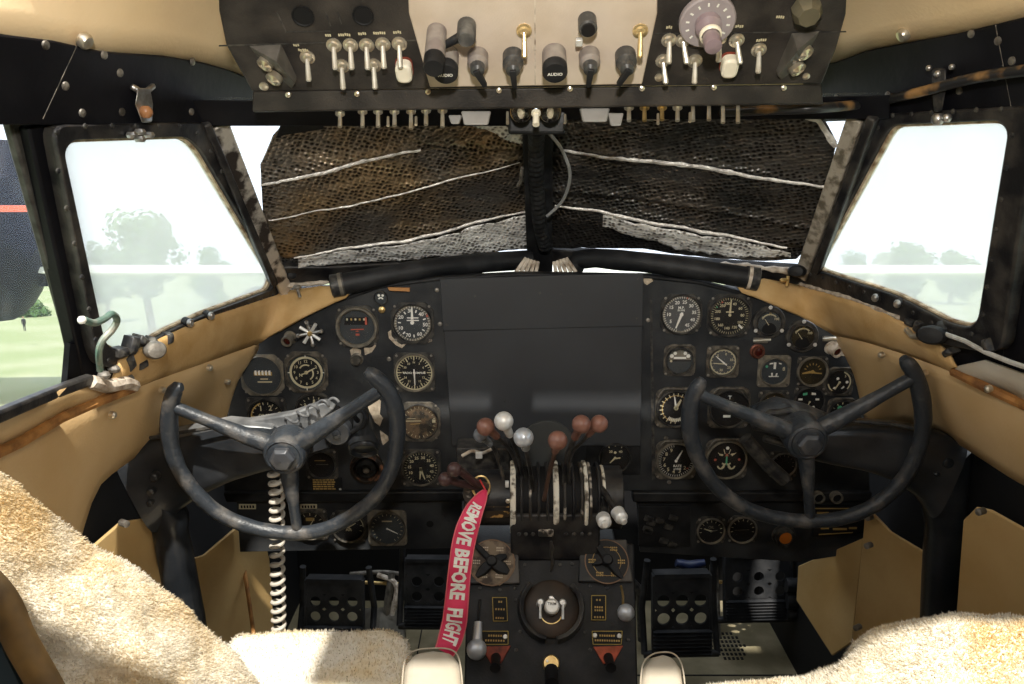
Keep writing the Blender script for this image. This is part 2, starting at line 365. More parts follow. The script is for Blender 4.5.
# ceiling lining (left and right of the overhead panel) and the roof edge
m = MB(CEILM)
def ceil_patch(low, f, up):
    lo = [f(u, v, .0) for u, v in low]; hi = [at_t(u, v, t) for u, v, t in up]; n = 10
    lo = resample(lo, n); hi = resample(hi, n); G = []
    for k in range(7):
        s = k/6; G.append([a.lerp(b, s) + Vector((0, 0, .025*math.sin(PI*s))) for a, b in zip(lo, hi)])
    m.grid(G)
ceil_patch([(-60, 26), (18, 36), (100, 51), (160, 55), (200, 62), (225, 69), (262, 84)], SL, [(-60, -60, .72), (60, -60, .78), (180, -60, .85), (262, -40, .9)])
ceil_patch([(806, 67), (838, 62), (870, 50), (900, 44), (960, 33), (1018, 19), (1080, 4)], SR, [(806, -40, .9), (900, -60, .85), (1000, -60, .78), (1090, -60, .72)])
o = struct(m.build('ceiling', smooth=180, solid=.004))
m = MB(NICK)
for (u, v, f, n_) in ((85, 41, SL, NL), (903, 35, SR, NR)):
    m.at(frame(f(u, v, .012), (n_ + V(0, 0, -.5)))); m.lathe([(.009, -.004), (.009, .002), (.007, .005), (.002, .006)], 14, cap=(True, True))
m.build_each('screw', o)

# ================================================= windshield: two panes in a shallow V
WC0 = V(0, 1.62, 1.045); WC1 = V(0, 1.36, 1.335)
def wplane(side):
    a = V(side*.482, 1.45, 1.04); n = (WC1-WC0).cross(a-WC0).normalized()
    return n if n.y < 0 else -n
NWL, NWR = wplane(-1), wplane(1)
def WL(u, v, off=0): return on_pl(u, v, WC0 + NWL*off, NWL)
def WR(u, v, off=0): return on_pl(u, v, WC0 + NWR*off, NWR)
FWL, FWR = frame(WC0, NWL), frame(WC0, NWR)
def w2(s, pts):
    f, F = (WL, FWL) if s == 'l' else (WR, FWR); i = F.inverted()
    return [(q.x, q.y) for q in (i @ f(u, v) for u, v in pts)]
for n, s, P in ((5, 'l', [(190, 100), (540, 100), (540, 275), (280, 300)]), (6, 'r', [(540, 100), (880, 95), (800, 290), (540, 275)])):
    m = MB(CLR); m.prism(w2(s, P), -.006, -.002); struct(m.build('window_%d' % n, M=FWL if s == 'l' else FWR, smooth=0))
struct(strip([WL(537, 112), WL(540, 280)], .05, .03, V(0, -1, -.7).normalized(), BLK, 'trim_6'))
struct(strip([WL(213, 118, .0), WL(280, 286, .0)], .026, .022, (NL+NWL).normalized(), MOT, 'trim_7'))
struct(strip([WL(200, 118, .02), WL(270, 280, .02)], .012, .02, (NL+NWL).normalized(), FRM, 'trim_8'))
struct(strip([WR(862, 112, .0), WR(806, 272, .0)], .024, .022, (NR+NWR).normalized(), GPO, 'trim_9'))
struct(strip([WR(878, 112, .02), WR(820, 268, .02)], .014, .02, (NR+NWR).normalized(), FRM, 'trim_10'))
struct(strip([WL(268, 270, -.004), WL(330, 270, -.004), WL(430, 264, -.004), WL(538, 257, -.004)], .044, .014, NWL, FRM, 'trim_36'))
struct(strip([WR(542, 252, -.004), WR(620, 257, -.004), WR(720, 266, -.004), WR(812, 272, -.004)], .044, .014, NWR, FRM, 'trim_37'))
# header beam under the overhead panel, in front of the glass
m = MB(BAND); m.ring_loft([[WL(190, 100, .01), WL(190, 126, .01), WL(190, 126, .03), WL(190, 100, .03)], [WL(535, 103, .01), WL(535, 126, .01), WL(535, 126, .03), WL(535, 103, .03)]])
m.ring_loft([[WR(545, 103, .01), WR(545, 120, .01), WR(545, 120, .03), WR(545, 103, .03)], [WR(890, 95, .01), WR(890, 119, .01), WR(890, 119, .03), WR(890, 95, .03)]])
struct(m.build('trim_11', bevel=.002))
# sill / ledge below the windshield, and putty line
m = MB(mat('matt_black_ledge', (.006, .006, .007), .9, bump=0, spec=.05)); ys = []
L0 = [A_ + V(.03, -.02, -.012), V(-.25, 1.54, 1.02), V(0, 1.64, 1.022), V(.25, 1.54, 1.02), AR + V(-.03, -.02, -.012)]
L1 = [V(-.37, 1.405, 1.02), V(-.3, 1.41, 1.03), V(0, 1.415, 1.045), V(.3, 1.41, 1.03), V(.37, 1.405, 1.02)]
m.grid([resample(L0, 20), resample(L1, 20)]); struct(m.build('trim_12', solid=.006))
m = MB(SEAL)
def blobs(path, r, n, sc):
    P = resample(path, n); R = [r*(.5+1.0*noise.noise(p*sc)+.6) for p in P]; m.tube(P, [max(.002, q) for q in R], 8)
blobs([WL(280, 286, .012), WL(330, 282, .012), WL(420, 266, .012), WL(525, 262, .012)], .004, 60, 60)
blobs([WR(560, 262, .012), WR(650, 262, .012), WR(760, 268, .012), WR(800, 272, .012)], .006, 60, 60)
blobs([SL(290, 276, .012), SL(283, 292, .014), SL(290, 300, .010)], .008, 40, 70)
blobs([SL(284, 294, .010), SL(240, 308, .010), SL(200, 324, .008)], .0022, 60, 70)
blobs([SR(800, 284, .012), SR(850, 298, .012), SR(900, 318, .012)], .003, 50, 70)
struct(m.build('trim_13', smooth=180))

# ================================================= side linings
def loft_surface(mt, rows, name, n=28, k=6, bulge=.01, nrm=V(1, 0, 0), solid=.006):
    R = [resample(r, n) for r in rows]; G = []
    for a, b in zip(R, R[1:]):
        for j in range(k):
            s = j/k; G.append([p.lerp(q, s) + nrm*(bulge*math.sin(PI*s)) for p, q in zip(a, b)])
    G.append(R[-1]); m = MB(mt); m.grid(G); return m.build(name, smooth=180, solid=solid)
PY = 1.385
def EP(u, v, y=PY): return at_y(u, v, y)
XW = .625
# left: golden trim under the sill (window line -> seam/panel edge)
struct(loft_surface(CREAM2, [
   [SL(118, 360, .012), SL(160, 338, .012), SL(200, 320, .012), SL(240, 307, .012), SL(285, 292, .012), EP(325, 286, 1.40), EP(345, 290, 1.40)],
   [SL(100, 402, .0), SL(160, 378, .0), SL(200, 364, .0), SL(240, 350, -.0), EP(257, 344), EP(298, 320), EP(336, 302), EP(346, 298)]], 'trim_30', bulge=.014, nrm=V(.6, -.3, .3)))
struct(loft_surface(CREAM, [
   [at_x(-40, 455, -.60), at_x(18, 430, -.60), SL(60, 412, -.01), SL(100, 400, .0), SL(160, 377, .0), SL(200, 363, .0), SL(240, 349, -.0), EP(257, 343)],
   [at_x(-40, 660, -.63), at_x(18, 600, -.63), at_x(78, 545, -.63), at_x(84, 512, -.63), at_x(100, 480, -.63), at_x(130, 458, -.63), at_x(165, 440, -.63), at_x(200, 431, -.63), EP(222, 430, 1.375), EP(228, 395), EP(243, 362)]], 'wall_left', bulge=.008, solid=.008))
struct(loft_surface(CREAM2, [
   [EP(742, 284, 1.40), EP(762, 279, 1.40), SR(800, 286, .012), SR(840, 296, .012), SR(880, 310, .012), SR(915, 328, .012), SR(948, 350, .012), SR(958, 368, .012)],
   [EP(742, 293), EP(754, 297), EP(800, 316), EP(838, 336), SR(870, 343, 0), SR(900, 352, .0), SR(930, 362, .0), SR(955, 372, .0)]], 'trim_31', bulge=.014, nrm=V(-.6, -.3, .3)))
struct(loft_surface(CREAM, [
   [EP(838, 335), SR(870, 342, 0), SR(900, 351, .0), SR(955, 371, .0), at_x(1018, 398, .60), at_x(1070, 420, .60)],
   [EP(857, 362), EP(866, 395), EP(868, 428, 1.375), at_x(905, 420, .63), at_x(940, 430, .63), at_x(975, 452, .63), at_x(1018, 480, .63), at_x(1070, 505, .63)]], 'wall_right', bulge=-.008, solid=.008))
# sill ledges with rusty edges
m = MB(CREAM); m.grid([[at_x(-40, 430, -.585), at_x(18, 408, -.585), at_x(70, 385, -.58), SL(100, 380, .0), SL(132, 384, .01)], [at_x(-40, 470, -.60), at_x(18, 441, -.60), SL(60, 416, .004), SL(100, 400, .008), SL(136, 388, .014)]])
m.use(RUST); m.tube([at_x(-40, 470, -.596), at_x(18, 443, -.596), SL(60, 418, .008), SL(92, 404, .01), SL(134, 388, .016)], .005, 8)
m.use(SEAL); m.tube(smooth_path([SL(92, 382, .014), SL(108, 386, .018), SL(125, 383, .018), SL(134, 386, .016)]), .007, 8)
struct(m.build('trim_14', solid=.004))
m = MB(VINYL); m.grid([[SR(958, 366, .012), SR(985, 360, .004), at_x(1018, 372, .585), at_x(1070, 388, .585)], [SR(954, 371, .01), SR(985, 386, .004), at_x(1018, 400, .60), at_x(1070, 424, .60)]])
m.use(RUST); m.tube([SR(954, 372, .012), SR(985, 387, .008), at_x(1018, 402, .597), at_x(1070, 426, .597)], .005, 8)
struct(m.build('trim_15', solid=.004))
# small screws in the linings
m = MB(NICK)
for (u, v, s) in ((210, 368, 'l'), (163, 390, 'l'), (113, 415, 'l'), (228, 382, 'l'), (66, 509, 'x'), (881, 355, 'r'), (924, 373, 'r'), (988, 389, 'r')):
    p = SL(u, v, .012) if s == 'l' else SR(u, v, .012) if s == 'r' else at_x(u, v, -.617)
    m.at(frame(p, NL if s != 'r' else NR)); m.lathe([(.005, -.004), (.005, .002), (.003, .004), (.001, .0045)], 10, cap=(True, True))
struct(m.build('trim_16'))

# ================================================= floor, outer walls, bulkhead
FLOORM = mat('worn_floor_plate', (0.17, 0.145, 0.085), 0.6, 0.0, col2=(0.30, 0.26, 0.17), scale=9, amt=.5, bump=.4, bscale=60)
m = MB(FLOORM); m.box(-.72, .72, -1.2, 2.1, -.02, 0)
m.use(DARK); m.box(.235, .238, 1.2, 2.1, 0, .0015).box(.14, .72, 1.74, 1.744, 0, .0015).box(-.3, -.297, 1.2, 2.1, 0, .0015)
for i in range(9):
    for j in range(7):
        if (i-4)**2 + (j-3)**2 < 17: q = at_z(728, 646, 0); m.cbox((q.x+(i-4)*.011, q.y+(j-3)*.018, .001), (.006, .009, .002))
f_ = struct(m.build('floor'))
m = MB(DARK)
m.box(-.74, -.67, .3, 2.1, 0, .93); struct(m.build('trim_32'))
m = MB(DARK); m.box(.67, .74, .3, 2.1, 0, .93); struct(m.build('trim_33'))
m = MB(DARK); m.box(-.72, .72, 2.08, 2.12, 0, .93); struct(m.build('wall_front'))
LOWC = mat('tan_side_panel', (0.50, 0.34, 0.15), 0.5, col2=(0.40, 0.25, 0.09), scale=6, bump=.2, bscale=120)
def side_board(P, x0, y0, nx, name, d=.006, drk=True):
    n = V(nx, -.35, .0).normalized(); o = V(x0, y0, .5); F = frame(o, n); i = F.inverted()
    q = [i @ on_pl(u, v, o, n) for u, v in P]; m = MB(LOWC); m.prism([(a.x, a.y) for a in q], -d, 0); return struct(m.build(name, M=F, bevel=.002))
side_board([(92, 548), (122, 522), (150, 518), (175, 560), (190, 680), (90, 680)], -.60, 1.2, 1, 'trim_17')
side_board([(178, 564), (205, 555), (240, 525), (262, 528), (270, 560), (277, 670), (190, 670)], -.56, 1.5, 1, 'trim_18')
side_board([(798, 566), (863, 538), (852, 642), (832, 656), (796, 600)], .50, 1.65, -1, 'trim_19')
side_board([(865, 509), (872, 513), (890, 532), (925, 553), (926, 660), (850, 660), (862, 545)], .57, 1.35, -1, 'trim_20')
side_board([(954, 640), (963, 520), (976, 507), (990, 510), (1040, 538), (1040, 660)], .60, 1.15, -1, 'trim_21')
m = MB(RUST); m.tube([at_y(243, 560, 1.45), at_y(249, 600, 1.4), at_y(256, 650, 1.38)], .004, 8); struct(m.build('trim_22'))
m = MB(ALU2)
for (u, v, x) in ((126, 524, -.57), (868, 518, .535), (867, 546, .53), (856, 628, .53), (979, 512, .585)):
    p = at_x(u, v, x); m.at(frame(p, V(-x, -.3, 0))); m.lathe([(.005, -.01), (.005, .002), (.001, .003)], 10, cap=(True, True))
struct(m.build('trim_23'))
m = MB(BLK)                                        # black access plate by the left seat and the elbow recess
o_ = at_x(44, 505, -.612); F = frame(o_, V(1, -.05, 0)); i = F.inverted()
m.at(F); q = [i @ at_x(u, v, -.612) for u, v in ((30, 504), (50, 490), (53, 520), (36, 512))]; m.prism([(a.x, a.y) for a in q], -.004, .002); struct(m.build('trim_24'))

# ================================================= unseen roof (openings shaped to drop sun on seats and left arm), aft walls, bulkhead
m = MB(CEILM); HX0, HX1, HY0, HY1 = -.64, .68, .05, .26
zr = lambda y: 1.70 if y < .60 else 1.70-.17*(y-.60)/.34
def slab(x0, x1, y0, y1):
    m.ring_loft([[(x0, y0, zr(y0)), (x1, y0, zr(y0)), (x1, y0, zr(y0)+.02), (x0, y0, zr(y0)+.02)], [(x0, y1, zr(y1)), (x1, y1, zr(y1)), (x1, y1, zr(y1)+.02), (x0, y1, zr(y1)+.02)]])
slab(-.74, .74, -1.2, HY0); slab(-.74, HX0, HY0, HY1); slab(HX1, .74, HY0, HY1); slab(-.74, HX0, HY1, .80); slab(-.24, .74, HY1, .60); slab(-.24, .74, .60, .80); slab(-.74, .74, .80, .95)
m.use(CEILM); m.ring_loft([[(-.66, .93, 1.64), (.66, .93, 1.64), (.66, .93, 1.66), (-.66, .93, 1.66)], [(-.66, 1.42, 1.385), (.66, 1.42, 1.385), (.66, 1.42, 1.40), (-.66, 1.42, 1.40)]])
struct(m.build('ceiling.001')); bpy.data.objects['ceiling.001']
for n_, x in (('trim_34', -.72), ('trim_35', .70)):
    m = MB(CREAM); x = -.665 if x < 0 else .645; m.box(x, x+.02, -1.2, .30, 0, 1.70); m.box(x, x+.02, .30, .82, 0, 1.0); m.box(x, x+.02, .30, .90, 1.38, 1.70); m.use(FRM); m.box(x-.004, x+.024, .28, .31, .98, 1.40); struct(m.build(n_))
m = MB(CREAM); m.box(-.74, .74, -1.22, -1.2, 0, 1.72); struct(m.build('wall_back'))
# ================================================= main instrument panel
YP = 1.40
PF = frame(V(0, YP, .8), V(0, -1, 0)); PFi = PF.inverted()
def pp(u, v, y=YP): return at_y(u, v, y)
def pl(pts, y=YP): return [(q.x, q.y) for q in (PFi @ pp(u, v, y) for u, v in pts)]
panel_out = [(224, 491), (225, 430), (231, 398), (243, 362), (258, 343), (300, 317), (335, 299), (380, 285), (440, 279), (648, 279), (700, 284), (752, 297), (800, 316), (838, 336), (857, 362), (866, 395), (868, 430), (870, 491)]
ip = thing('instrument_panel', 'black crackle painted instrument panel with arched top across the cockpit', 'instrument panel', PF)
m = MB(PANEL); m.prism(pl(panel_out), -.004, 0); m.build('panel_board', ip, bevel=.0015)
m = MB(BZD); m.prism(pl([(441, 279), (643, 275), (643, 281), (441, 285)]), 0, .006)
for P in ([(650, 300), (652, 300), (655, 480), (652, 480)], [(476, 0), (477, 0), (477, 1), (476, 1)]): m.prism(pl(P), 0, .001)
m.build('panel_edge', ip)
m = MB(ALU2)
for (u, v) in ((437, 290), (440, 324), (259, 321), (232, 383), (648, 320), (666, 438), (669, 482), (790, 479), (398, 400), (835, 430), (240, 430), (860, 440), (389, 359)):
    q = PFi @ pp(u, v); m.at(Matrix.Translation((q.x, q.y, 0))); m.lathe([(.0042, 0), (.0038, .0018), (.001, .0026)], 10, cap=(False, True))
m.build_each('panel_screw', ip)
m = MB(TORN)
for P, z in (([(350, 350), (354, 347), (361, 350), (361, 358), (356, 363), (352, 358)], .001), ([(364, 348), (371, 343), (375, 342), (376, 346), (372, 352), (365, 355)], .001), ([(420, 340), (431, 335), (432, 341), (424, 344)], .001), ([(388, 332), (391, 330), (392, 336), (397, 341), (402, 345), (404, 342), (407, 343), (402, 348), (396, 345), (389, 338)], .001),
             ([(357, 409), (368, 400), (377, 397), (381, 401), (380, 414), (383, 418), (380, 426), (375, 422), (371, 413), (362, 412)], .0015), ([(380, 430), (388, 436), (389, 440), (383, 445), (381, 438)], .0015),
             ([(829, 343), (838, 342), (846, 352), (845, 356), (835, 355)], .0015), ([(398, 397), (402, 400), (402, 404), (397, 402)], .001), ([(845, 407), (851, 404), (858, 406), (852, 411), (846, 410)], .001), ([(643, 278), (650, 276), (653, 281), (647, 285), (644, 283)], .001), ([(370, 455), (376, 452), (383, 462), (380, 468), (375, 462)], .001)):
    m.prism(pl(P), 0, z)
m.build_each('paper_scrap', ip)
# blank cover: upper and lower plates fixed over the radio opening
cp = thing('cover_plate', 'large blank dark grey cover plate at the centre of the instrument panel', 'cover plate', PF)
m = MB(COVER); m.prism(pl([(440, 279), (643, 273), (643, 326), (443, 331)], YP-.012), .008, .013); m.build('upper_plate', cp, bevel=.0012)
m = MB(COVER); m.prism(pl([(444, 331), (642, 326), (641, 446), (452, 446)], YP-.010), .004, .010); m.build('lower_plate', cp, bevel=.0012)
m = MB(BZD)
for (u, v) in ((447, 325), (446, 285), (637, 318), (638, 279), (475, 296), (561, 294), (505, 402), (540, 293)):
    q = PFi @ pp(u, v, YP-.013); m.at(Matrix.Translation((q.x, q.y, .0128 if v < 327 else .0098))); m.lathe([(.0022, 0), (.002, .001)], 8, cap=(False, True))
m.build_each('rivet', cp)
# black backing frame below the cover with the fuel gauge
m = MB(BLK); m.prism(pl([(586, 438), (640, 438), (640, 474), (586, 474)]), 0, .004); m.build('gauge_plate', ip, bevel=.001)

# lower (sub) panels
lp = thing('lower_panel', 'black lower instrument panel left of the pedestal holding small square gauge', 'panel', PF)
m = MB(PANEL); m.prism(pl([(236, 497), (462, 497), (462, 548), (240, 552)], 1.41), -.016, -.010); m.build('panel_board', lp, bevel=.001)
m = MB(BLK); m.prism(pl([(225, 490), (465, 489), (465, 499), (228, 500)], 1.40), -.015, .012); m.build('ledge', lp, bevel=.003)
for u0 in (239, 300):
    q = pl([(u0, 504), (u0+17, 504), (u0+17, 509), (u0, 509)], 1.41); m = MB(CRM); m.prism(q, -.010, -.0092); m.use(DARK)
    for k in range(5): x0 = q[0][0] + (q[1][0]-q[0][0])*(.1+.17*k); m.box(x0, x0+.0035, q[2][1]+.0025, q[0][1]-.0025, -.0092, -.0089)
    m.build('name_plate', lp)
m = MB(DARK); q = pl([(430, 524)], 1.41)[0]; m.annulus(0, .007, -.0096, c=q); m.build('hole', lp)
rp = thing('lower_panel', 'black lower instrument panel right of the pedestal holding two small round gauges', 'panel', PF)
m = MB(PANEL); m.prism(pl([(636, 497), (868, 497), (864, 552), (800, 562), (640, 552)], 1.41), -.016, -.010); m.build('panel_board', rp, bevel=.001)
m = MB(BLK); m.prism(pl([(632, 490), (870, 490), (868, 499), (632, 500)], 1.40), -.015, .012); m.build('ledge', rp, bevel=.003)
m = MB(BLK); m.prism(pl([(638, 505), (690, 505), (690, 545), (638, 545)], 1.41), -.010, -.004); m.use(BZD)
for k in range(9): u = 642+random.random()*42; v = 510+random.random()*30; P = pl([(u, v), (u+8, v+3), (u+6, v+7), (u-2, v+5)], 1.41); m.prism(P, -.004, .002)
m.build('switch_box', rp, bevel=.001)
m = MB(DARK); q = pl([(812, 505), (866, 505), (866, 532), (812, 536)], 1.41); m.prism(q, -.010, -.006); m.use(YEL); m.prism(pl([(814, 507), (864, 507), (864, 508), (814, 508)], 1.41), -.006, -.0055)
m.prism(pl([(818, 533), (852, 531), (852, 532), (818, 534)], 1.41), -.006, -.0055)
for (u, v, w_) in ((816, 511, 12), (832, 511, 9), (846, 512, 14), (816, 516, 22), (842, 517, 16), (820, 526, 8), (832, 527, 14), (848, 526, 8)):
    m.prism(pl([(u, v), (u+w_, v), (u+w_, v+2), (u, v+2)], 1.41), -.006, -.0054)
m.build('placard', rp)

# ================================================= gauges
def pol(r, a, c=(0, 0)): a = math.radians(90-a); return (c[0]+r*math.cos(a), c[1]+r*math.sin(a))
def bar(m, p, q, w, z):
    p, q = Vector(p), Vector(q); d = (q-p).normalized(); n = Vector((-d.y, d.x))*w/2
    m.face([m.v((*a, z)) for a in (p-n, q-n, q+n, p+n)])
def gauge(name, label, u, v, r, flange='square', fl=None, bz=BZ, dial=DBLK, marks=(), needles=(), Y=YP, z0=0.0, group='round instruments of the panel', bw=.10, fh=.003, bh=.009, seg=36, tilt=0, screws=True, fm=None):
    p = pp(u, v, Y); s = pxs(p); R = r*s; T = thing(name, label, 'gauge', frame(p + V(0, -z0, 0), V(0, -1, 0)) @ Matrix.Rotation(math.radians(tilt), 4, 'Z'), group)
    h = (fl or r*1.04)*s
    sc = []
    if flange != 'none':
        m = MB(fm or bz)
        if flange == 'square': m.prism(round_poly([(-h, -h), (h, -h), (h, h), (-h, h)], h*.28), 0, fh); sc = [(x, y) for x in (-.84*h, .84*h) for y in (-.84*h, .84*h)]
        elif flange == 'octo': m.prism(round_poly([(-h*.62, -h), (h*.62, -h), (h, -h*.62), (h, h*.62), (h*.62, h), (-h*.62, h), (-h, h*.62), (-h, -h*.62)], h*.1), 0, fh); sc = [(x, y) for x in (-.8*h, .8*h) for y in (-.8*h, .8*h)]
        elif flange == 'arch':      # square flange with a raised visor over the top
            m.prism(round_poly([(-h, -h), (h, -h), (h, h), (-h, h)], h*.4), 0, fh)
            m.tube([( h*1.0*math.sin(math.radians(a))*1.02, min(h*1.02, h*1.25*math.cos(math.radians(a))), fh+.002) for a in range(-62, 63, 8)], h*.09, 8); sc = [(x, y) for x in (-.84*h, .84*h) for y in (-.84*h,)]
        elif flange == 'round': m.lathe([(h, 0), (h*.98, fh*.8), (h*.93, fh), (R*.9, fh)], seg, cap=(True, False)); sc = [pol(h*.92, a) for a in (0, 122, 238)]
        m.build('flange', T, bevel=.0008)
    m = MB(bz); m.lathe([(R*1.0, fh*.5), (R*1.0, bh*.7), (R*.97, bh), (R*(1-bw*.6), bh), (R*(1-bw), bh*.75), (R*(1-bw), .001)], seg); m.build('bezel', T)
    ri = R*(1-bw); zd = fh+.0006
    m = MB(dial); m.disc(ri, zd, seg); m.build('dial', T, smooth=0)
    m = MB(WHITE); zz = zd+.0004; k = 0
    for op in marks:
        k += 1; z = zz + .00004*k; o = op[0]; m.use(op[-1])
        if o == 'ticks':
            _, n, a0, a1, r0, r1, wd, c = op
            for i in range(n):
                a = a0+(a1-a0)*i/max(1, n-1); bar(m, pol(ri*r0, a), pol(ri*r1, a), wd*ri, z)
        elif o == 'nums':
            _, L, a0, a1, rr, sz, c = op
            for i, t in enumerate(L): x, y = pol(ri*rr, a0+(a1-a0)*i/max(1, len(L)-1)); m.text(str(t), x, y, z, sz*ri)
        elif o == 'text': _, t, x, y, sz, c = op; m.text(t, x*ri, y*ri, z, sz*ri)
        elif o == 'ring': _, r0, r1, c = op; m.annulus(r0*ri, r1*ri, z)
        elif o == 'arc': _, a0, a1, r0, r1, c = op; m.annulus(r0*ri, r1*ri, z, 40, (0, 0), a0, a1)
        elif o == 'arcc': _, cx, cy, a0, a1, r0, r1, c = op; m.annulus(r0*ri, r1*ri, z, 40, (cx*ri, cy*ri), a0, a1)
        elif o == 'poly': _, P, c = op; m.face([m.v((x*ri, y*ri, z)) for x, y in P])
        elif o == 'disc': _, rr, x, y, c = op; m.disc(rr*ri, z, 24, (x*ri, y*ri))
    if marks: m.build('dial_markings', T, smooth=0, recalc=False)
    for (ang, ln, wd, tail, c, cx, cy) in needles:
        m = MB(c); x0, y0 = cx*ri, cy*ri; a = pol(ri*ln, ang, (x0, y0)); b = pol(-ri*tail, ang, (x0, y0)); n = Vector(pol(1, ang+90)); w_ = wd*ri/2
        P = [(b[0]-n.x*w_*.7, b[1]-n.y*w_*.7), (b[0]+n.x*w_*.7, b[1]+n.y*w_*.7), (x0+n.x*w_, y0+n.y*w_), (a[0]+n.x*w_*.45, a[1]+n.y*w_*.45), (a[0]-n.x*w_*.45, a[1]-n.y*w_*.45), (x0-n.x*w_, y0-n.y*w_)]
        m.prism(P, zd+.0012, zd+.0018); m.at(Matrix.Translation((x0, y0, 0))); m.lathe([(w_*1.3, zd+.001), (w_*1.3, zd+.0026)], 12, cap=(False, True)); m.build('needle', T)
    m = MB(GGL); m.disc(ri*1.02, bh*.72, seg); m.build('glass', T, smooth=0)
    if screws:
        for (x, y) in sc:
            m = MB(ALU2 if flange != 'round' else KWHT); m.at(Matrix.Translation((x, y, fh))); rs_ = .0026 if flange != 'round' else .0038
            m.lathe([(rs_, 0), (rs_*.9, .0012), (rs_*.3, .0016)], 8, cap=(False, True)); m.build_each('screw', T)
    return T
W_, C_, Y_, R_, G_ = WHITE, CRM, YEL, RED, GRN
LG, RG = 'instruments on the left half of the panel', 'instruments on the right half of the panel'
def fuzz(n, r0, r1, c, seed, sz=.12):
    rr = random.Random(seed); out = []
    for i in range(n):
        a = rr.uniform(0, 360); r = rr.uniform(r0, r1); x, y = pol(r, a); w_ = rr.uniform(.4, 1.2)*sz; h_ = rr.uniform(.25, .6)*sz
        out.append(('poly', [(x-w_, y-h_), (x+w_, y-h_*.7), (x+w_*.9, y+h_), (x-w_*.8, y+h_*.8)], c))
    return out
# --- left half
gauge('gauge', 'square slate gauge with a blank face and amber lettering, leftmost in the panel', 262.7, 375, 20.5, 'octo', 21.5, fm=BZL, bz=BZL, dial=DGRY, bw=.06, group=LG, marks=[
  ('poly', [(-.42, .0), (.52, .0), (.52, .20), (-.42, .20)], Y_), *[('poly', [(-.38+k*.18, .04), (-.27+k*.18, .02), (-.27+k*.18, .28), (-.38+k*.18, .26)], W_) for k in range(5)], ('poly', [(-.1, -.22), (.3, -.22), (.3, -.15), (-.1, -.15)], C_), ('poly', [(-.25, -.38), (.5, -.38), (.5, -.30), (-.25, -.30)], C_)])
gauge('gauge', 'square gauge with a thick cream number ring, right of the blank slate gauge', 306.7, 372, 20.5, 'octo', 21.5, bz=BZ, dial=DGRY, bw=.10, group=LG, marks=[
  ('disc', .84, 0, 0, DBLK), ('ring', .78, .90, C_), *[('nums', [0], a, a, .64, .24, C_) for a in ()], ('nums', ['1','2','3','4','5','6','7','8','9','10','11','12'], 30, 360, .63, .22, C_), ('arcc', 0, .05, -60, 30, .34, .42, C_), ('arcc', 0, -.05, 60, 150, .34, .42, C_), ('ring', .05, .1, C_), ('text', 'N', -.3, -.15, .25, C_), ('ticks', 4, 0, 270, .88, 1.0, .05, W_)],
  needles=[(62, .55, .10, .12, C_, 0, 0), (245, .35, .08, .05, C_, 0, 0)])
gauge('gauge', 'slate gauge with a dark number window and red arrow below the padded tube', 357.5, 326.5, 21, 'octo', 21.5, fm=BZD, bz=BZL, dial=DGRY, bw=.16, bh=.013, group=LG, marks=[
  ('poly', [(-.72, .12), (.62, .12), (.66, .56), (-.66, .56)], DARK), *[('poly', [(-.6+k*.24, .38), (-.5+k*.24, .38), (-.5+k*.24, .5), (-.6+k*.24, .5)], Y_ if k % 2 else C_) for k in range(5)], ('poly', [(.46, .14), (.58, .14), (.56, .56), (.46, .56)], R_),
  ('poly', [(-.36, -.18), (.38, -.16), (.38, -.10), (-.36, -.12)], R_), ('poly', [(-.12, -.28), (.12, -.28), (0, -.2)], R_), ('poly', [(-.1, -.5), (.12, -.5), (.12, -.38), (-.1, -.38)], R_)])
gauge('gauge', 'slate gauge with bold white numerals 10 to 70, left of the blank cover plate', 412.6, 323, 20, 'octo', 21.5, fm=BZD, bz=BZD, dial=DGRY, bw=.08, group=LG, marks=[
  ('ring', .86, .98, BZL), ('ticks', 41, -180, 180, .86, .97, .02, W_), ('nums', ['10', '20', '30', '40', '50', '60', '70'], -112, 200, .70, .28, W_), ('ticks', 7, -138, 174, .62, .78, .07, W_), ('poly', [(-.3, .14), (.36, .14), (.36, .20), (-.3, .20)], W_), ('poly', [(-.28, .28), (.34, .28), (.34, .34), (-.28, .34)], W_), ('poly', [(.74, .36), (.88, .36), (.82, .56)], R_)],
  needles=[(0, .86, .16, -.18, W_, 0, .05)])
gauge('gauge', 'round black compass gauge with a tick ring and white needle pointing down', 414.5, 372, 20, 'square', 20.5, fm=BZD, bz=BZL, dial=DBLK, bw=.10, group=LG, marks=[
  ('ring', .94, 1.0, C_), ('ticks', 36, 0, 350, .80, .94, .03, C_), ('ticks', 12, 0, 330, .70, .94, .06, C_), ('nums', ['N', '3', '6', 'E', '12', '15', 'S', '21', '24', 'W', '30', '33'], 0, 330, .58, .17, C_), ('text', 'RADIO COMPASS', 0, -.02, .16, W_)], needles=[(178, .72, .09, .2, W_, 0, 0)])
gauge('gauge', 'round black gauge marked 1 and 2, half hidden under the left column arm', 267, 416, 19.5, 'square', 20, fm=BZD, bz=BZD, dial=DBLK, bw=.1, group=LG, marks=[
  ('arc', -100, -20, .80, .88, Y_), ('arc', 70, 100, .80, .88, Y_), ('text', '1', -.28, .48, .42, C_), ('text', '2', .26, .50, .42, C_), ('text', 'OIL PRESS', .05, .08, .22, C_), ('ticks', 12, -110, 110, .72, .86, .04, C_), ('text', '0', -.72, -.05, .3, Y_)], needles=[(262, .75, .08, .1, C_, 0, -.1)])
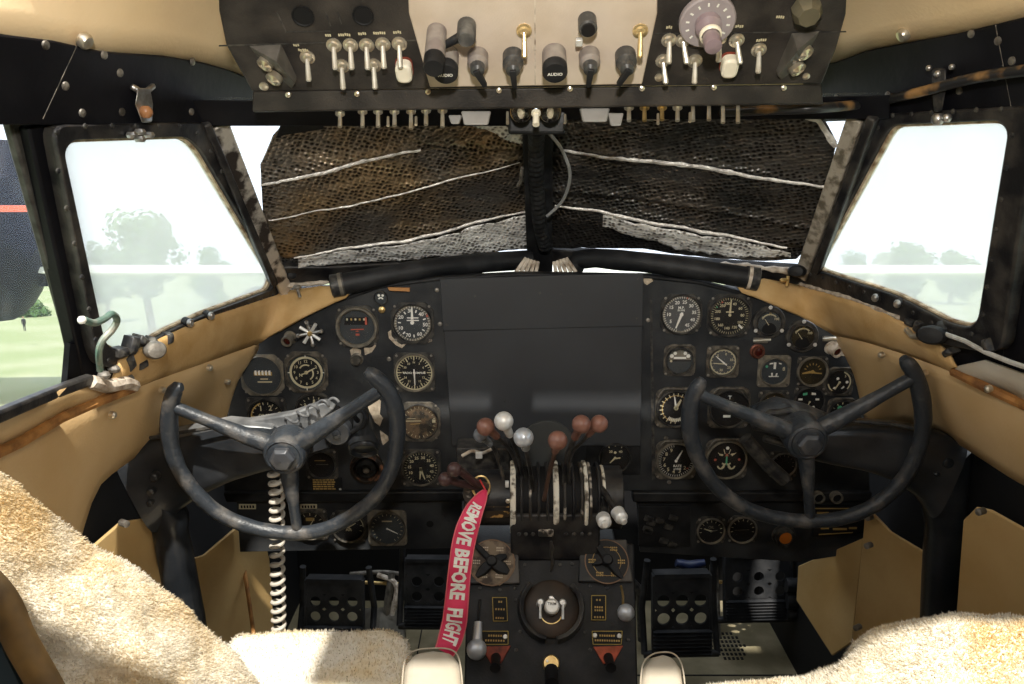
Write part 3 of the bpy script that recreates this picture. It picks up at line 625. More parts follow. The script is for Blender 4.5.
gauge('gauge', 'round black gauge with a stubby white needle behind the left coiled cord', 315, 411, 20, 'round', 21, fm=BZD, bz=BZD, dial=DBLK, bw=.1, group=LG, marks=[
  ('ticks', 13, -120, 120, .76, .88, .04, C_), ('text', '0', -.5, .4, .25, C_), ('arc', 40, 100, .82, .86, Y_)], needles=[(2, .72, .22, -.15, C_, 0, 0)], screws=False)
gauge('gauge', 'round gauge with a smoky brown face, left of the cover plate', 419.5, 421.5, 19.5, 'octo', 21, fm=BZ, bz=BZD, dial=DBRN, bw=.08, group=LG, marks=[
  ('ticks', 24, 0, 345, .80, .92, .03, C_), ('poly', [(-.75, .04), (.1, .06), (.1, .10), (-.75, .09)], C_), ('poly', [(-.5, -.14), (.05, -.1), (.05, -.06), (-.5, -.1)], Y_), ('poly', [(-.66, .2), (-.2, .2), (-.2, .23), (-.66, .23)], C_), ('poly', [(.72, -.02), (.9, -.02), (.9, .16), (.72, .16)], C_)], needles=[])
gauge('gauge', 'round black gauge with two cream needles pointing down, beside the purple lever knobs', 421, 467.5, 19, 'square', 20, fm=BZD, bz=BZ, dial=DBLK, bw=.09, group=LG, marks=[
  ('ticks', 30, -150, 150, .84, .95, .03, C_), ('nums', ['10', '15', '20', '25', '30', '35', '40', '45', '50'], -115, 140, .66, .24, C_)], needles=[(186, .62, .12, .12, C_, 0, -.05), (160, .66, .12, .12, C_, 0, -.05)])
gauge('gauge', 'square slate gauge on the lower panel with one thin white needle', 387.5, 527.5, 18.5, 'square', 19.5, fm=BZL, bz=BZ, dial=DGRY, bw=.09, Y=1.41, group=LG, marks=[
  ('ticks', 19, -150, 150, .80, .92, .03, C_), ('poly', [(-.3, .42), (.3, .42), (.3, .5), (-.3, .5)], C_)], needles=[(118, .72, .07, .02, W_, 0, 0)])
gauge('gauge', 'round black gauge on the lower panel just left of the square slate one', 349, 526, 17, 'octo', 18, fm=BZD, bz=BZ, dial=DBLK, bw=.09, Y=1.41, group=LG, marks=[
  ('ticks', 9, -110, 110, .74, .9, .04, C_), ('text', 'AIR', 0, -.2, .26, C_), ('arc', -90, 90, .92, .96, C_)], needles=[(-40, .6, .08, .1, C_, 0, 0), (60, .55, .07, .1, C_, 0, 0)])
gauge('gauge', 'round gauge on the lower panel behind the bottom of the left control wheel', 311, 524, 16, 'square', 17, fm=BZ, bz=BZ, dial=DBLK, bw=.1, Y=1.41, group=LG, marks=[
  ('ticks', 7, -90, 90, .7, .9, .05, C_), ('poly', [(-.3, .3), (.3, .3), (.3, .55), (-.3, .55)], Y_)], needles=[(30, .6, .08, .1, C_, 0, 0)])
gauge('gauge', 'tiny dial with two white dots at the top edge of the left panel', 381, 297.5, 7.2, 'none', bz=BZD, dial=DGRY, bw=.18, bh=.008, group=LG, marks=[('disc', .22, -.3, .42, W_), ('disc', .22, .35, .42, W_), ('arcc', 0, -.35, -70, 70, .25, .5, W_)], needles=[])
# --- right half
gauge('gauge', 'grey gauge with white numerals 5 to 45, right of the cover plate', 681, 314, 20.5, 'octo', 20.5, fm=BZD, bz=BZD, dial=DGR2, bw=.09, group=RG, marks=[
  ('ring', .90, 1.0, BZL), ('ticks', 45, -165, 165, .86, 1.0, .025, W_), ('nums', ['5', '10', '15', '20', '25', '30', '35', '40', '45'], -125, 150, .68, .25, W_), ('text', 'M.P.', -.02, .36, .2, W_), ('text', 'IN HG', -.02, .22, .14, W_), ('poly', [(.22, .84), (.32, .84), (.28, 1.0)], R_)], needles=[(200, .80, .15, .12, W_, 0, 0)])
gauge('gauge', 'large black airspeed gauge with numerals 60 to 200 and needle straight up', 729, 315.5, 21.5, 'octo', 22, fm=BZD, bz=BZD, dial=DBLK, bw=.10, group=RG, marks=[
  ('ticks', 48, 0, 352, .84, .97, .02, C_), ('nums', ['300', '40', '60', '80', '100', '120', '140', '160', '180', '200', '250'], -14, 324, .66, .20, C_), ('poly', [(-.48, .66), (-.36, .7), (-.42, .8)], R_), ('poly', [(-.75, .5), (-.66, .42), (-.62, .48)], G_), ('poly', [(.52, -.42), (.74, -.62), (.66, -.70), (.46, -.50)], W_), ('poly', [(-.2, .18), (.2, .18), (.2, .24), (-.2, .24)], C_)], needles=[(2, .82, .11, -.1, C_, 0, .05)])
def ammeter(label, u, v, r, dl):
    return gauge('gauge', label, u, v, r*.80, 'round', r*1.08, fm=BZD, bz=BZD, dial=dl, bw=.08, fh=.006, bh=.010, group=RG, marks=[
      ('arc', -50, 42, .70, .80, C_), ('text', '0', -.62, .42, .34, C_), ('text', '100', .58, .34, .3, C_), ('text', '50', 0, .82, .22, Y_), ('ticks', 9, -50, 42, .64, .82, .04, C_), ('disc', .62, 0, -.62, DARK)], needles=[(-35, .62, .06, .0, C_, -.1, -.15)])
ammeter('round charge gauge with three white screws, higher of the two by the panel arch', 768.4, 322, 15.5, DGRY)
ammeter('round charge gauge with three white screws, lower one nearer the right lining', 801.5, 336, 15.5, DOLV)
gauge('gauge', 'small round gauge with a white banded upper half, under the grey numbered gauge', 679.4, 360.5, 14.5, 'arch', 16, fm=BZ, bz=BZD, dial=DGRY, bw=.14, group=RG, marks=[
  ('poly', [(-.9, .1), (.9, .1), (.6, .72), (0, .95), (-.6, .72)], BZL), ('poly', [(-.5, .18), (.5, .18), (.5, .34), (-.5, .34)], W_), ('disc', .16, -.66, .42, W_), ('disc', .16, .66, .42, W_), ('disc', .14, -.4, .64, W_), ('disc', .14, .4, .64, W_), ('poly', [(-.9, -.02), (.9, -.02), (.9, .08), (-.9, .08)], DARK), ('disc', .1, -.7, .0, C_)], needles=[])
gauge('gauge', 'small grey gauge with a white needle pointing to the upper left', 722.5, 361.5, 15, 'square', 16.5, fm=BZ, bz=BZ, dial=DGR2, bw=.09, group=RG, marks=[
  ('ring', .86, .94, C_), ('nums', ['5', '0', '10', '20', '30'], -40, 190, .62, .26, C_), ('poly', [(-.7, -.12), (.3, -.2), (.3, -.12), (-.7, -.06)], C_), ('ticks', 20, -170, 170, .78, .9, .04, C_)], needles=[(-50, .80, .10, .3, W_, .05, -.05)])
gauge('gauge', 'small square light flanged gauge with white T shaped marks, under the red warning lamp', 773.6, 371, 14.5, 'square', 16.5, fm=BZL, bz=BZL, dial=DGRY, bw=.09, group=RG, marks=[
  ('poly', [(-.08, .2), (.1, .2), (.1, .72), (-.08, .72)], W_), ('poly', [(-.4, .55), (-.12, .6), (-.12, .7), (-.4, .66)], W_), ('poly', [(.3, .6), (.5, .56), (.5, .66), (.3, .7)], W_), ('poly', [(-.4, -.42), (.36, -.42), (.36, -.34), (-.4, -.34)], W_), ('poly', [(-.2, -.34), (-.1, -.34), (-.1, -.1), (-.24, -.1)], W_), ('poly', [(.1, -.34), (.22, -.34), (.26, -.12), (.14, -.12)], W_), ('text', '8', .7, .2, .4, C_), ('disc', .1, -.6, .4, G_)], needles=[])
gauge('gauge', 'gauge with a smoky olive face and brass rim, right of the light flanged one', 811.8, 371, 15.5, 'square', 15.5, fm=BZD, bz=BZL, dial=DOLV, bw=.13, group=RG, marks=[
  ('poly', [(-.75, -.2), (.2, -.1), (.2, .0), (-.2, .05), (-.75, -.1)], Y_), ('poly', [(.1, -.15), (.7, -.2), (.7, -.1), (.1, -.05)], Y_), ('ticks', 7, -70, 70, .5, .66, .07, Y_), ('disc', .14, 0, -.02, Y_)], needles=[])
gauge('gauge', 'small round gauge with a curved cream band, rightmost on the panel', 838.5, 381.5, 13.5, 'arch', 14.5, fm=BZ, bz=BZD, dial=DBLK, bw=.09, group=RG, marks=[
  ('arc', 20, 130, .84, .95, C_), ('arc', 215, 260, .84, .95, C_), ('disc', .12, -.15, .3, W_), ('disc', .12, .62, .0, W_), ('poly', [(.25, -.6), (.45, -.45), (.4, -.3), (.2, -.5)], W_), ('poly', [(-.5, -.55), (-.25, -.6), (-.2, -.4), (-.4, -.4)], W_), ('text', '5', .45, .5, .3, C_)], needles=[(208, .7, .14, .0, C_, 0, 0)])
gauge('gauge', 'large gauge with two short cream hands near its top, by the right wheel horn', 675.5, 408, 20, 'arch', 20.5, fm=BZ, bz=BZD, dial=DBLK, bw=.10, group=RG, marks=[
  ('arc', 180, 405, .74, .78, Y_), ('ticks', 14, 180, 400, .7, .9, .05, C_), ('arc', 150, 215, .60, .74, C_), ('ticks', 9, 150, 215, .56, .78, .04, W_)], needles=[(-10, .66, .12, .0, W_, 0, .05), (28, .55, .2, .0, C_, 0, .05)])
gauge('gauge', 'large round black gauge with sparse white marks behind the right wheel spoke', 728.6, 408, 20.5, 'arch', 21, fm=BZ, bz=BZD, dial=DBLK, bw=.10, group=RG, marks=[
  ('text', 'T', 0, .62, .3, W_), ('poly', [(-.4, .3), (-.1, .1), (0, .2), (.1, .1), (.3, .36), (.0, .0)], C_), ('poly', [(-.3, -.5), (.1, -.5), (.1, -.36), (-.3, -.36)], W_), ('disc', .08, .3, .28, W_), ('disc', .1, .5, .05, DGR2)], needles=[])
gauge('gauge', 'small gauge with smoky face and slanted cream pointer above the right wheel hub', 773, 405, 15, 'square', 15.5, fm=BZD, bz=BZ, dial=DOLV, bw=.09, group=RG, marks=[
  ('ticks', 5, -80, 80, .6, .76, .08, Y_), ('poly', [(-.1, -.15), (.6, .02), (.6, .14), (-.1, .0)], C_)], needles=[])
gauge('gauge', 'small round dark gauge with four pale square marks, beneath the smoky olive gauge', 808.7, 401, 15.5, 'square', 15.5, fm=BZD, bz=BZD, dial=DARK, bw=.08, group=RG, marks=[
  ('poly', [(-.5, .45), (-.2, .5), (-.2, .68), (-.5, .62)], G_), ('poly', [(.1, .5), (.4, .48), (.4, .64), (.1, .68)], W_), ('poly', [(-.8, .1), (-.5, .1), (-.5, .24), (-.8, .24)], W_), ('poly', [(.4, .1), (.66, .1), (.66, .24), (.4, .24)], W_), ('disc', .1, .3, -.4, W_)], needles=[(200, .35, .1, 0, C_, 0, 0)])
gauge('gauge', 'small arched gauge with a green tinted mark, tucked above the right column arm', 841, 412, 13.5, 'arch', 14.5, fm=BZ, bz=BZD, dial=DBLK, bw=.09, group=RG, marks=[('disc', .2, -.2, .4, G_), ('ticks', 5, -60, 60, .7, .86, .06, C_)], needles=[])
gauge('gauge', 'black gauge with bold numerals and thick white needle, lower left of right wheel', 675.5, 460, 19.5, 'arch', 20.5, fm=BZ, bz=BZL, dial=DBLK, bw=.10, group=RG, marks=[
  ('ticks', 32, 100, 350, .84, .97, .025, W_), ('nums', ['2', '3', '4', '5', '6', '7', '8', '9'], 130, 335, .68, .30, C_), ('text', 'RATE', .1, -.32, .2, W_), ('text', 'x1000', .1, -.5, .17, W_), ('poly', [(.62, -.5), (.72, -.5), (.72, -.42), (.62, -.42)], R_)], needles=[(28, .72, .12, -.1, W_, 0, .0)])
gauge('gauge', 'round black gauge with crossed green and orange pointers, inside the right wheel rim', 726, 459, 20.5, 'arch', 21, fm=BZ, bz=BZL, dial=DBLK, bw=.08, group=RG, marks=[
  ('disc', .09, .02, .66, W_), ('ticks', 4, -50, 50, .34, .62, .04, C_), ('poly', [(-.4, .26), (-.2, .22), (-.2, .32), (-.4, .34)], C_), ('poly', [(.2, .26), (.4, .3), (.4, .38), (.2, .34)], C_), ('poly', [(-.1, .2), (.1, .2), (.04, .34), (-.04, .34)], R_), ('poly', [(-.05, -.2), (.05, -.2), (.04, .18), (-.04, .18)], G_),
  ('arcc', -.28, -.34, 20, 270, .12, .2, C_), ('arcc', .28, -.34, -270, -20, .12, .2, C_), ('poly', [(-.3, -.5), (-.1, -.2), (.0, -.2), (-.2, -.54)], C_), ('poly', [(.3, -.5), (.1, -.2), (.0, -.2), (.2, -.54)], C_), ('disc', .07, -.6, 0, R_), ('disc', .07, .66, .02, R_)], needles=[(0, .3, .05, .3, GRN, 0, 0)])
gauge('gauge', 'round fuel gauge on a black plate below the cover, right of the throttle levers', 614.5, 456, 16, 'none', bz=BZD, dial=DBLK, bw=.07, z0=.004, group=RG, marks=[
  ('text', '20', -.3, .42, .24, C_), ('text', '40', .36, .42, .24, C_), ('disc', .09, 0, .36, C_), ('ticks', 3, -30, 30, .8, .9, .05, C_), ('poly', [(-.1, -.12), (.36, -.06), (.36, .02), (-.1, -.02)], C_)], needles=[(222, .5, .12, .0, C_, 0, 0)])
gauge('gauge', 'small round gauge on the lower right panel, nearer the pedestal', 710.5, 530, 14, 'octo', 15, fm=BZD, bz=BZL, dial=DBLK, bw=.10, Y=1.41, group=RG, marks=[('ticks', 9, -100, 100, .74, .9, .05, C_), ('text', 'OIL', 0, .3, .3, BZL)], needles=[(-70, .6, .12, .0, C_, 0, 0), (80, .5, .1, .0, BZL, 0, 0)])
gauge('gauge', 'small round gauge on the lower right panel, nearer the right wheel spoke', 742, 529, 14.5, 'octo', 15, fm=BZD, bz=BZL, dial=DBLK, bw=.10, Y=1.41, group=RG, marks=[('ticks', 9, -100, 100, .74, .9, .05, C_), ('poly', [(-.6, -.05), (.5, 0), (.5, .05), (-.6, 0)], BZL)], needles=[])
gauge('gauge', 'dim round gauge in the shade behind the right wheel hub', 783, 464, 13, 'square', 14, fm=BZD, bz=BZ, dial=DARK, bw=.1, group=RG, marks=[('ticks', 9, -100, 100, .74, .9, .05, BZL)], needles=[])
gauge('gauge', 'round dark gauge with dull brown streaks under the map lamp', 322, 464, 15, 'square', 16, fm=BZD, bz=BZD, dial=DARK, bw=.1, group=LG, marks=[('poly', [(-.5, .3), (.3, .3), (.3, .36), (-.5, .36)], Y_), ('poly', [(-.4, 0), (.5, 0), (.5, .05), (-.4, .05)], BZL)], needles=[])

# ================================================= lamps, knobs and valves on the panel
def knob(name, label, cat, u, v, prof, mats, Y=YP, tilt=None, parts=None, group=None):
    p = pp(u, v, Y); n = tilt or V(0, -1, 0); T = thing(name, label, cat, frame(p, n), group)
    for (pn, mt, pr, seg) in parts:
        m = MB(mt); m.lathe([(r*pxs(p), z) for r, z in pr], seg, cap=(True, True)); m.build(pn, T)
    return T
def lamp(label, u, v, r, lens, body=BZL, h=.016, Y=YP, tilt=None):
    return knob('warning_lamp', label, 'lamp', u, v, None, None, Y, tilt, [('housing', body, [(r*1.25, 0), (r*1.25, .003), (r, .004), (r, h), (r*.72, h), (r*.7, h-.004)], 18), ('lens', lens, [(r*.7, h-.006), (r*.66, h-.003), (r*.3, h-.0015)], 16)])
LRED = mat('red_glass', (0.05, 0.008, 0.006), 0.2, coat=.5); LORG = mat('orange_glass', (0.75, 0.22, 0.03), 0.3, coat=.3)
tl = V(-.35, -1, -.35).normalized()
lamp('small red lamp on a stub tube beside the star shaped valve', 291, 337, 5.6, LRED, h=.020, tilt=V(-.2, -1, -.25).normalized())
lamp('small red lamp in a copper ring above the light flanged gauge', 757, 351, 6.0, LRED, body=mat('copper_ring', (.16, .06, .04), .4, .5), h=.012)
lamp('small red lamp in a white ring at the right end of the panel', 831, 347, 6.0, LRED, body=SEAL, h=.022, tilt=V(.25, -1, -.25).normalized())
lamp('large orange lamp on the lower panel below the right wheel rim', 783.4, 535, 9.5, LORG, body=BZD, h=.016, Y=1.41)
for (u, v, l) in ((817, 496, 'left one of two short round stubs under the right wheel'), (835, 496, 'right one of two short round stubs under the right wheel')):
    knob('push_button', l, 'button', u, v, None, None, 1.385, None, [('rim', BZL, [(6, 0), (6, .012), (4.6, .013), (4.4, .008)], 16), ('plunger', DARK, [(4.3, .004), (4.2, .009), (1, .0095)], 12)])
# star valve
p = pp(312.6, 331); T = thing('rotary_valve', 'star shaped silver valve handle with eight prongs, upper left of the panel', 'valve', frame(p, V(0, -1, 0)))
m = MB(BZD); m.lathe([(.012, 0), (.012, .010), (.006, .012), (.006, .02)], 16, cap=(True, True)); m.build('stem', T)
for k in range(8):
    a = k*PI/4+.2; m = MB(KWHT if k % 2 else ALU); m.tube([(.004*math.cos(a), .004*math.sin(a), .018), (.021*math.cos(a), .021*math.sin(a), .020)], [.0028, .0034], 8)
    if k % 2 == 0: m.ball((.021*math.cos(a), .021*math.sin(a), .020), .0045, 8)
    m.build('prong', T)
m = MB(BRASS); m.ball((0, 0, .021), .005, 10); m.build('hub', T)
m = MB(BLK); m.tube([(-.006, -.004, .012), (-.03, -.014, .012)], .0025, 6); m.build('link_rod', T)
# small knob under the arrow gauge
knob('knob', 'small dark round knob under the red arrow gauge with peeling paper round it', 'knob', 357, 359, None, None, YP, None, [('base', BZ, [(6.5, 0), (6.5, .003), (5.2, .004), (5.2, .014), (4, .016)], 18)])
knob('screw_stud', 'brass screw stud beside the numbered slate gauge', 'screw', 382, 309.5, None, None, YP, None, [('head', BRASS, [(3.6, 0), (3.4, .004), (1.5, .006)], 12)])
# latch plates
for (u, v, l) in ((760, 340, 'small metal latch bar above the copper ringed lamp'), (829, 338.5, 'small metal latch bar above the white ringed lamp at panel end')):
    T = thing('latch_bar', l, 'latch', frame(pp(u, v), V(0, -1, 0))); m = MB(BZL); m.cbox((0, 0, .003), (.026, .010, .006)); m.build('plate', T, bevel=.0015)
    m = MB(NICK); m.tube([(-.014, 0, .006), (.017, .002, .006)], .0026, 8); m.build('bar', T)
# dark vent / eyeball with copper rim below the map lamp
T = thing('air_vent', 'round dark eyeball air vent with worn copper rim behind the left wheel', 'vent', frame(pp(367, 467), V(0, -1, 0)))
CPR = mat('worn_copper_rim', (0.03, 0.024, 0.02), 0.4, .3, col2=(0.30, 0.14, 0.08), scale=60, lo=.55, hi=.7)
m = MB(CPR); m.lathe([(.032, 0), (.031, .008), (.024, .012), (.021, .004)], 28); m.build('rim', T)
m = MB(BLK); m.lathe([(.021, .003), (.018, .010), (.010, .012), (.009, .004), (.001, .004)], 24); m.build('nozzle', T)
m = MB(ALU2); m.lathe([(.008, .004), (.006, .008), (.001, .009)], 12, (-.001, -.008)); m.build('plug', T)
# amber placard
T = thing('data_plate', 'small amber lettered data plate low on the panel behind the left wheel', 'placard', frame(pp(327, 484), V(0, -1, 0)))
m = MB(DARK); m.cbox((0, 0, .001), (.058, .027, .002)); m.build('plate', T, bevel=.001)
m = MB(YEL); rr = random.Random(3)
for j in range(5):
    x = -.026
    while x < .014: w_ = rr.uniform(.003, .008); m.cbox((x+w_/2, .0095-j*.0046, .0022), (w_, .0026, .0005)); x += w_+.0012
m.build('lettering', T)
m = MB(KWHT); m.at(Matrix.Translation((.025, -.010, .002))); m.lathe([(.0025, 0), (.002, .001)], 8, cap=(False, True)); m.build_each('screw', T)
# ================================================= overhead panel
OA = at_y(537, 90, 1.045); OB = at_y(537, 12, .975)
dirv = (OB-OA).normalized(); ON = V(1, 0, 0).cross(dirv).normalized()
if ON.y > 0: ON = -ON
OF = frame(OA, ON, dirv); OFi = OF.inverted()
def ov(u, v): return OFi @ on_pl(u, v, OA, ON)
def ol(pts): return [(q.x, q.y) for q in (ov(u, v) for u, v in pts)]
S0 = .95/796*1.0
op = thing('overhead_panel', 'black overhead switch panel with taupe middle section above the windshield', 'switch panel', OF)
m = MB(OVER); m.prism(ol([(216, -60), (219, 12), (226, 45), (252, 92), (822, 84), (836, 50), (846, 15), (850, -60)]), -.03, 0); m.build('panel_body', op, bevel=.002)
# fascia strip along the lower edge
m = MB(OVER); q0, q1 = ov(251, 91), ov(822, 84)
fa = [OFi @ at_y(u, v, y) for (u, v, y) in ((252, 91, 1.0452), (822, 84, 1.0452), (824, 104, 1.052), (252, 112, 1.052))]
fb = [p + V(0, .0, -.02) for p in fa]
m.ring_loft([[fa[0], fa[1], fa[2], fa[3]], [OFi @ (OF @ p + V(0, .012, 0)) for p in fa]]); m.build('fascia', op, bevel=.0025)
FASN = (OF.to_3x3() @ (fa[1]-fa[0]).cross(fa[3]-fa[0])).normalized()
if FASN.y > 0: FASN = -FASN
FSI = OF.to_3x3().inverted() @ FASN
m = MB(NICK)
for (u, v) in ((288, 94), (357, 93), (428, 91), (499, 89.5), (570, 88), (642, 87.5), (714, 86.5), (784, 87)):
    p = OFi @ at_y(u, v+1, 1.042); m.at(frame(p, FSI, V(0, 1, 0))); m.lathe([(.0035, -.003), (.0033, .001), (.001, .002)], 10, cap=(True, True))
for (u, v, r) in ((264, 86, .0058), (806, 76, .0045), (659, 77, .0055)):
    q = ov(u, v); m.at(Matrix.Translation((q.x, q.y, 0))); m.lathe([(r, 0), (r, .002), (r*.5, .003), (r*.2, .003)], 12, cap=(False, True))
m.build_each('screw', op)
m = MB(TANP); m.prism(ol([(406, -60), (409, 12), (430, 86), (642, 83), (657, 12), (658, -60)]), 0, .003); m.build('taupe_plate', op, bevel=.0015)
m = MB(SEAL); m.prism(ol([(534, -60), (534.5, 83), (535.8, 83), (535.3, -60)]), .003, .0036); m.build('plate_joint', op)
m = MB(BZD)
for P in ([(219, 45), (416, 39.5), (416, 40.7), (219, 46.2)], [(655, 33), (846, 31), (846, 32), (655, 34)], [(276, 12), (277.5, 12), (287, 32), (285.5, 32)], [(285, 31.5), (330, 30.5), (330, 31.5), (285, 32.5)], [(325, 12), (326.2, 12), (331, 26), (329.8, 26)], [(337, 12), (338, 12), (342, 24), (341, 24)]): m.prism(ol(P), 0, .0007)
m.build_each('panel_seam', op)
m = MB(DARK)
for (u, v, r) in ((303, 16, 10), (363, 15.5, 9.5)): q = ov(u, v); m.at(Matrix.Translation((q.x, q.y, 0))); m.lathe([(r*S0*1.1, .0002), (r*S0*1.1, .0016), (r*S0, .0016), (r*S0*.9, .0004)], 20, cap=(False, True))
m.build_each('round_port', op)
m = MB(CRM); rr = random.Random(5)
for (u, v, n) in ((329, 35, 3), (345, 34.5, 6), (363, 33.5, 4), (380, 33, 6), (398, 32, 4), (297, 45, 3), (304, 50, 5), (670, 27, 3), (739, 26, 5), (762, 40, 5), (781, 17, 4)):
    for k in range(n): q = ov(u-n*1.0+k*2.1, v+rr.uniform(-.4, .4)); m.cbox((q.x, q.y, .0004), (.0017, .0030, .0006))
m.build('lettering', op)
NICKL = mat('dull_nickel', (.66, .63, .56), .35, .45, col2=(.5, .46, .38), scale=90)
def toggle(u, v, L=20, r=.0031, base=True, mt=NICK, dx=0, up=0, lean=.018, rb=.0092, z0=0):
    q = ov(u, v); T = Matrix.Translation((q.x, q.y, z0)); par = bpy.data.objects.new('toggle_switch', None)
    m = MB(mt)
    if base: m.lathe([(rb, 0), (rb, .0016), (rb*.75, .0022), (rb*.62, .0045), (rb*.4, .0055)], 16, cap=(True, True))
    else: m.lathe([(.003, 0), (.003, .003)], 8, cap=(True, True))
    o = m.build('toggle_switch', op, T)
    m = MB(NICKL if mt is NICK else mt); l = L*S0
    m.tube([(0, 0, .004), (dx*S0, -l*.5*(1 if not up else -1), lean*.6), (dx*S0*2, -l*(1 if not up else -1)*.93, lean*.95), (dx*S0*2, -l*(1 if not up else -1), lean)], [r*.8, r, r*1.15, r*.7], 10)
    m.build('lever', o); bpy.data.objects.remove(par); return o
for (u, v) in ((307.5, 57), (334, 45), (350.6, 45), (366.7, 45), (383, 44), (399.4, 43.5), (342, 65.6), (374, 65.0)): toggle(u, v, 17, lean=.020)
for (u, v, dx) in ((669, 39.7, 0), (683, 40, 2), (663, 60.5, 1.5), (694.7, 60.5, 0), (719, 38, 0), (736.5, 40, 2), (758.7, 49.5, 0)): toggle(u, v, 16, dx=dx, lean=.020)
for (u, v) in ((524, 29), (640, 29)): toggle(u, v, 18, mt=mat('gold_metal', (0.75, 0.58, 0.30), .3, .7), lean=.022, z0=.003)
for (u, v) in ((404.5, 67), (728.5, 62)):
    q = ov(u, v); w = 8.2*S0; h = 11*S0; m = MB(IVORY); m.prism(round_poly([(-w, -h), (w, -h), (w, h), (-w, h)], w*.9, 5), 0, .016); o = m.build('switch_guard', op, Matrix.Translation((q.x, q.y, 0)), bevel=.003)
    m = MB(DKRED); m.prism(round_poly([(-w*1.08, -h*1.02), (w*1.08, -h*1.02), (w*1.08, h*1.08), (-w*1.08, h*1.08)], w*.9, 5), 0, .003); m.build('guard_base', o)
def okn(name, u, v, rings, mt, seg=24, kid=None):
    q = ov(u, v); m = MB(mt); m.lathe([(r*S0, z) for r, z in rings], seg, cap=(True, True)); return m.build(name, op, Matrix.Translation((q.x, q.y, .003)))
KN = mat('knob_charcoal', (0.05, 0.05, 0.05), .35, col2=(.2, .19, .17), scale=40, amt=.5, lo=.5, hi=.8)
KGY = mat('knob_side_grey', (0.20, 0.17, 0.16), .4, col2=(.35, .32, .28), scale=40)
for (u, v) in ((447, 53), (554, 52)):
    o = okn('volume_knob', u, v, [(12.2, 0), (12.2, .034), (11.5, .036)], KGY)
    m = MB(BLK); m.lathe([(12.4*S0, .026), (12.4*S0, .036), (11*S0, .0385), (2*S0, .0385)], 24, cap=(True, True)); c = m.build('knob_cap', o)
    m = MB(WHITE); m.text('AUDIO', 0, -.001, .0389, .0055); m.build('lettering', c, smooth=0)
for i, (u, v) in enumerate(((478, 54), (513, 54), (589, 53), (625, 53))):
    o = okn('selector_knob', u, v, [(10.5, 0), (10.5, .016), (9, .018), (8, .022)], KGY if i in (0, 2) else KN)
    m = MB(KN); m.lathe([(8*S0, .018), (7*S0, .030), (4*S0, .033)], 18, cap=(True, True)); m.build('knob_cap', o)
    m = MB(BLK); m.at(Matrix.Rotation(math.radians((25, 4, -6, -28)[i]), 4, 'Z')); m.ring_loft([[(-.004, .004, .028), (.004, .004, .028), (.004, .004, .036), (-.004, .004, .036)], [(-.0028, -.02, .030), (.0028, -.02, .030), (.0028, -.02, .037), (-.0028, -.02, .037)]]); m.build('pointer', o, bevel=.001)
o = okn('round_knob', 587, 18, [(9, 0), (9, .018), (7.5, .020)], KN); m = MB(DBLK); m.lathe([(7*S0, .018), (6.6*S0, .0225), (1*S0, .0225)], 18, cap=(True, True)); m.build('knob_cap', o)
m = MB(KWHT); m.cbox((-.009, -.021, .012), (.008, .009, .006)); m.build_each('index_tab', o, bevel=.001)
# map light crank: cylinder, arm, end knob
o = okn('intercom_plug', 437, 30, [(9.8, 0), (9.8, .060), (9, .062)], KGY)
m = MB(BLK); m.lathe([(10*S0, .050), (10*S0, .068), (9*S0, .070)], 22, cap=(True, True)); m.build('plug_end', o)
m = MB(BLK); a = ov(437, 37); b = ov(467, 22)
o = MB(BLK); o.tube([(a.x-.003, a.y, .020), ((a.x+b.x)/2-.006, (a.y+b.y)/2-.002, .026), (b.x, b.y, .022)], [.007, .0045, .006], 12); o = o.build('crank_arm', op)
m = MB(KN); m.at(Matrix.Translation((b.x, b.y, .006))); m.lathe([(9.2*S0, 0), (9.2*S0, .026), (7.5*S0, .029)], 20, cap=(True, True)); m.build('crank_knob', o)
# big round dial with purple knob on the right
LAV = mat('mauve_dial', (0.33, 0.29, 0.30), .4, col2=(.27, .23, .24), scale=20)
o = okn('rheostat_dial', 706.5, 18, [(27, 0), (27, .006), (25.5, .008)], LAV, 36)
m = MB(WHITE)
for k in range(14):
    a = math.radians(200+k*360/14); 
    if 230 < math.degrees(a) % 360 < 310: continue
    m.at(Matrix.Translation((.0235*math.cos(a), .0235*math.sin(a), .0083)) @ Matrix.Rotation(a, 4, 'Z')); m.cbox((0, 0, 0), (.004, .002, .0005))
m.build('dial_markings', o)
PUR = mat('purple_knob', (0.25, 0.19, 0.21), .3, col2=(.32, .26, .27), scale=30, coat=.4)
m = MB(PUR); m.lathe([(.015, .008), (.015, .016), (.009, .020), (.0075, .028), (.0098, .034), (.0105, .046), (.0095, .052), (.002, .054)], 26, cap=(True, True)); c = m.build('dial_knob', o)
m = MB(IVORY); m.lathe([(.0105, .026), (.0125, .028), (.0125, .031), (.0105, .033)], 24); m.build('collar', c)
okn('hex_knob', 805, 6, [(14, 0), (14, .012), (10, .02)], mat('olive_brass', (.16, .145, .10), .4, .4), 8)
BRK = mat('bracket_lit_grey', (.075, .068, .060), .5, col2=(.14, .13, .115), scale=40)  # greyer than the panel: light caught by the facets is in the colour
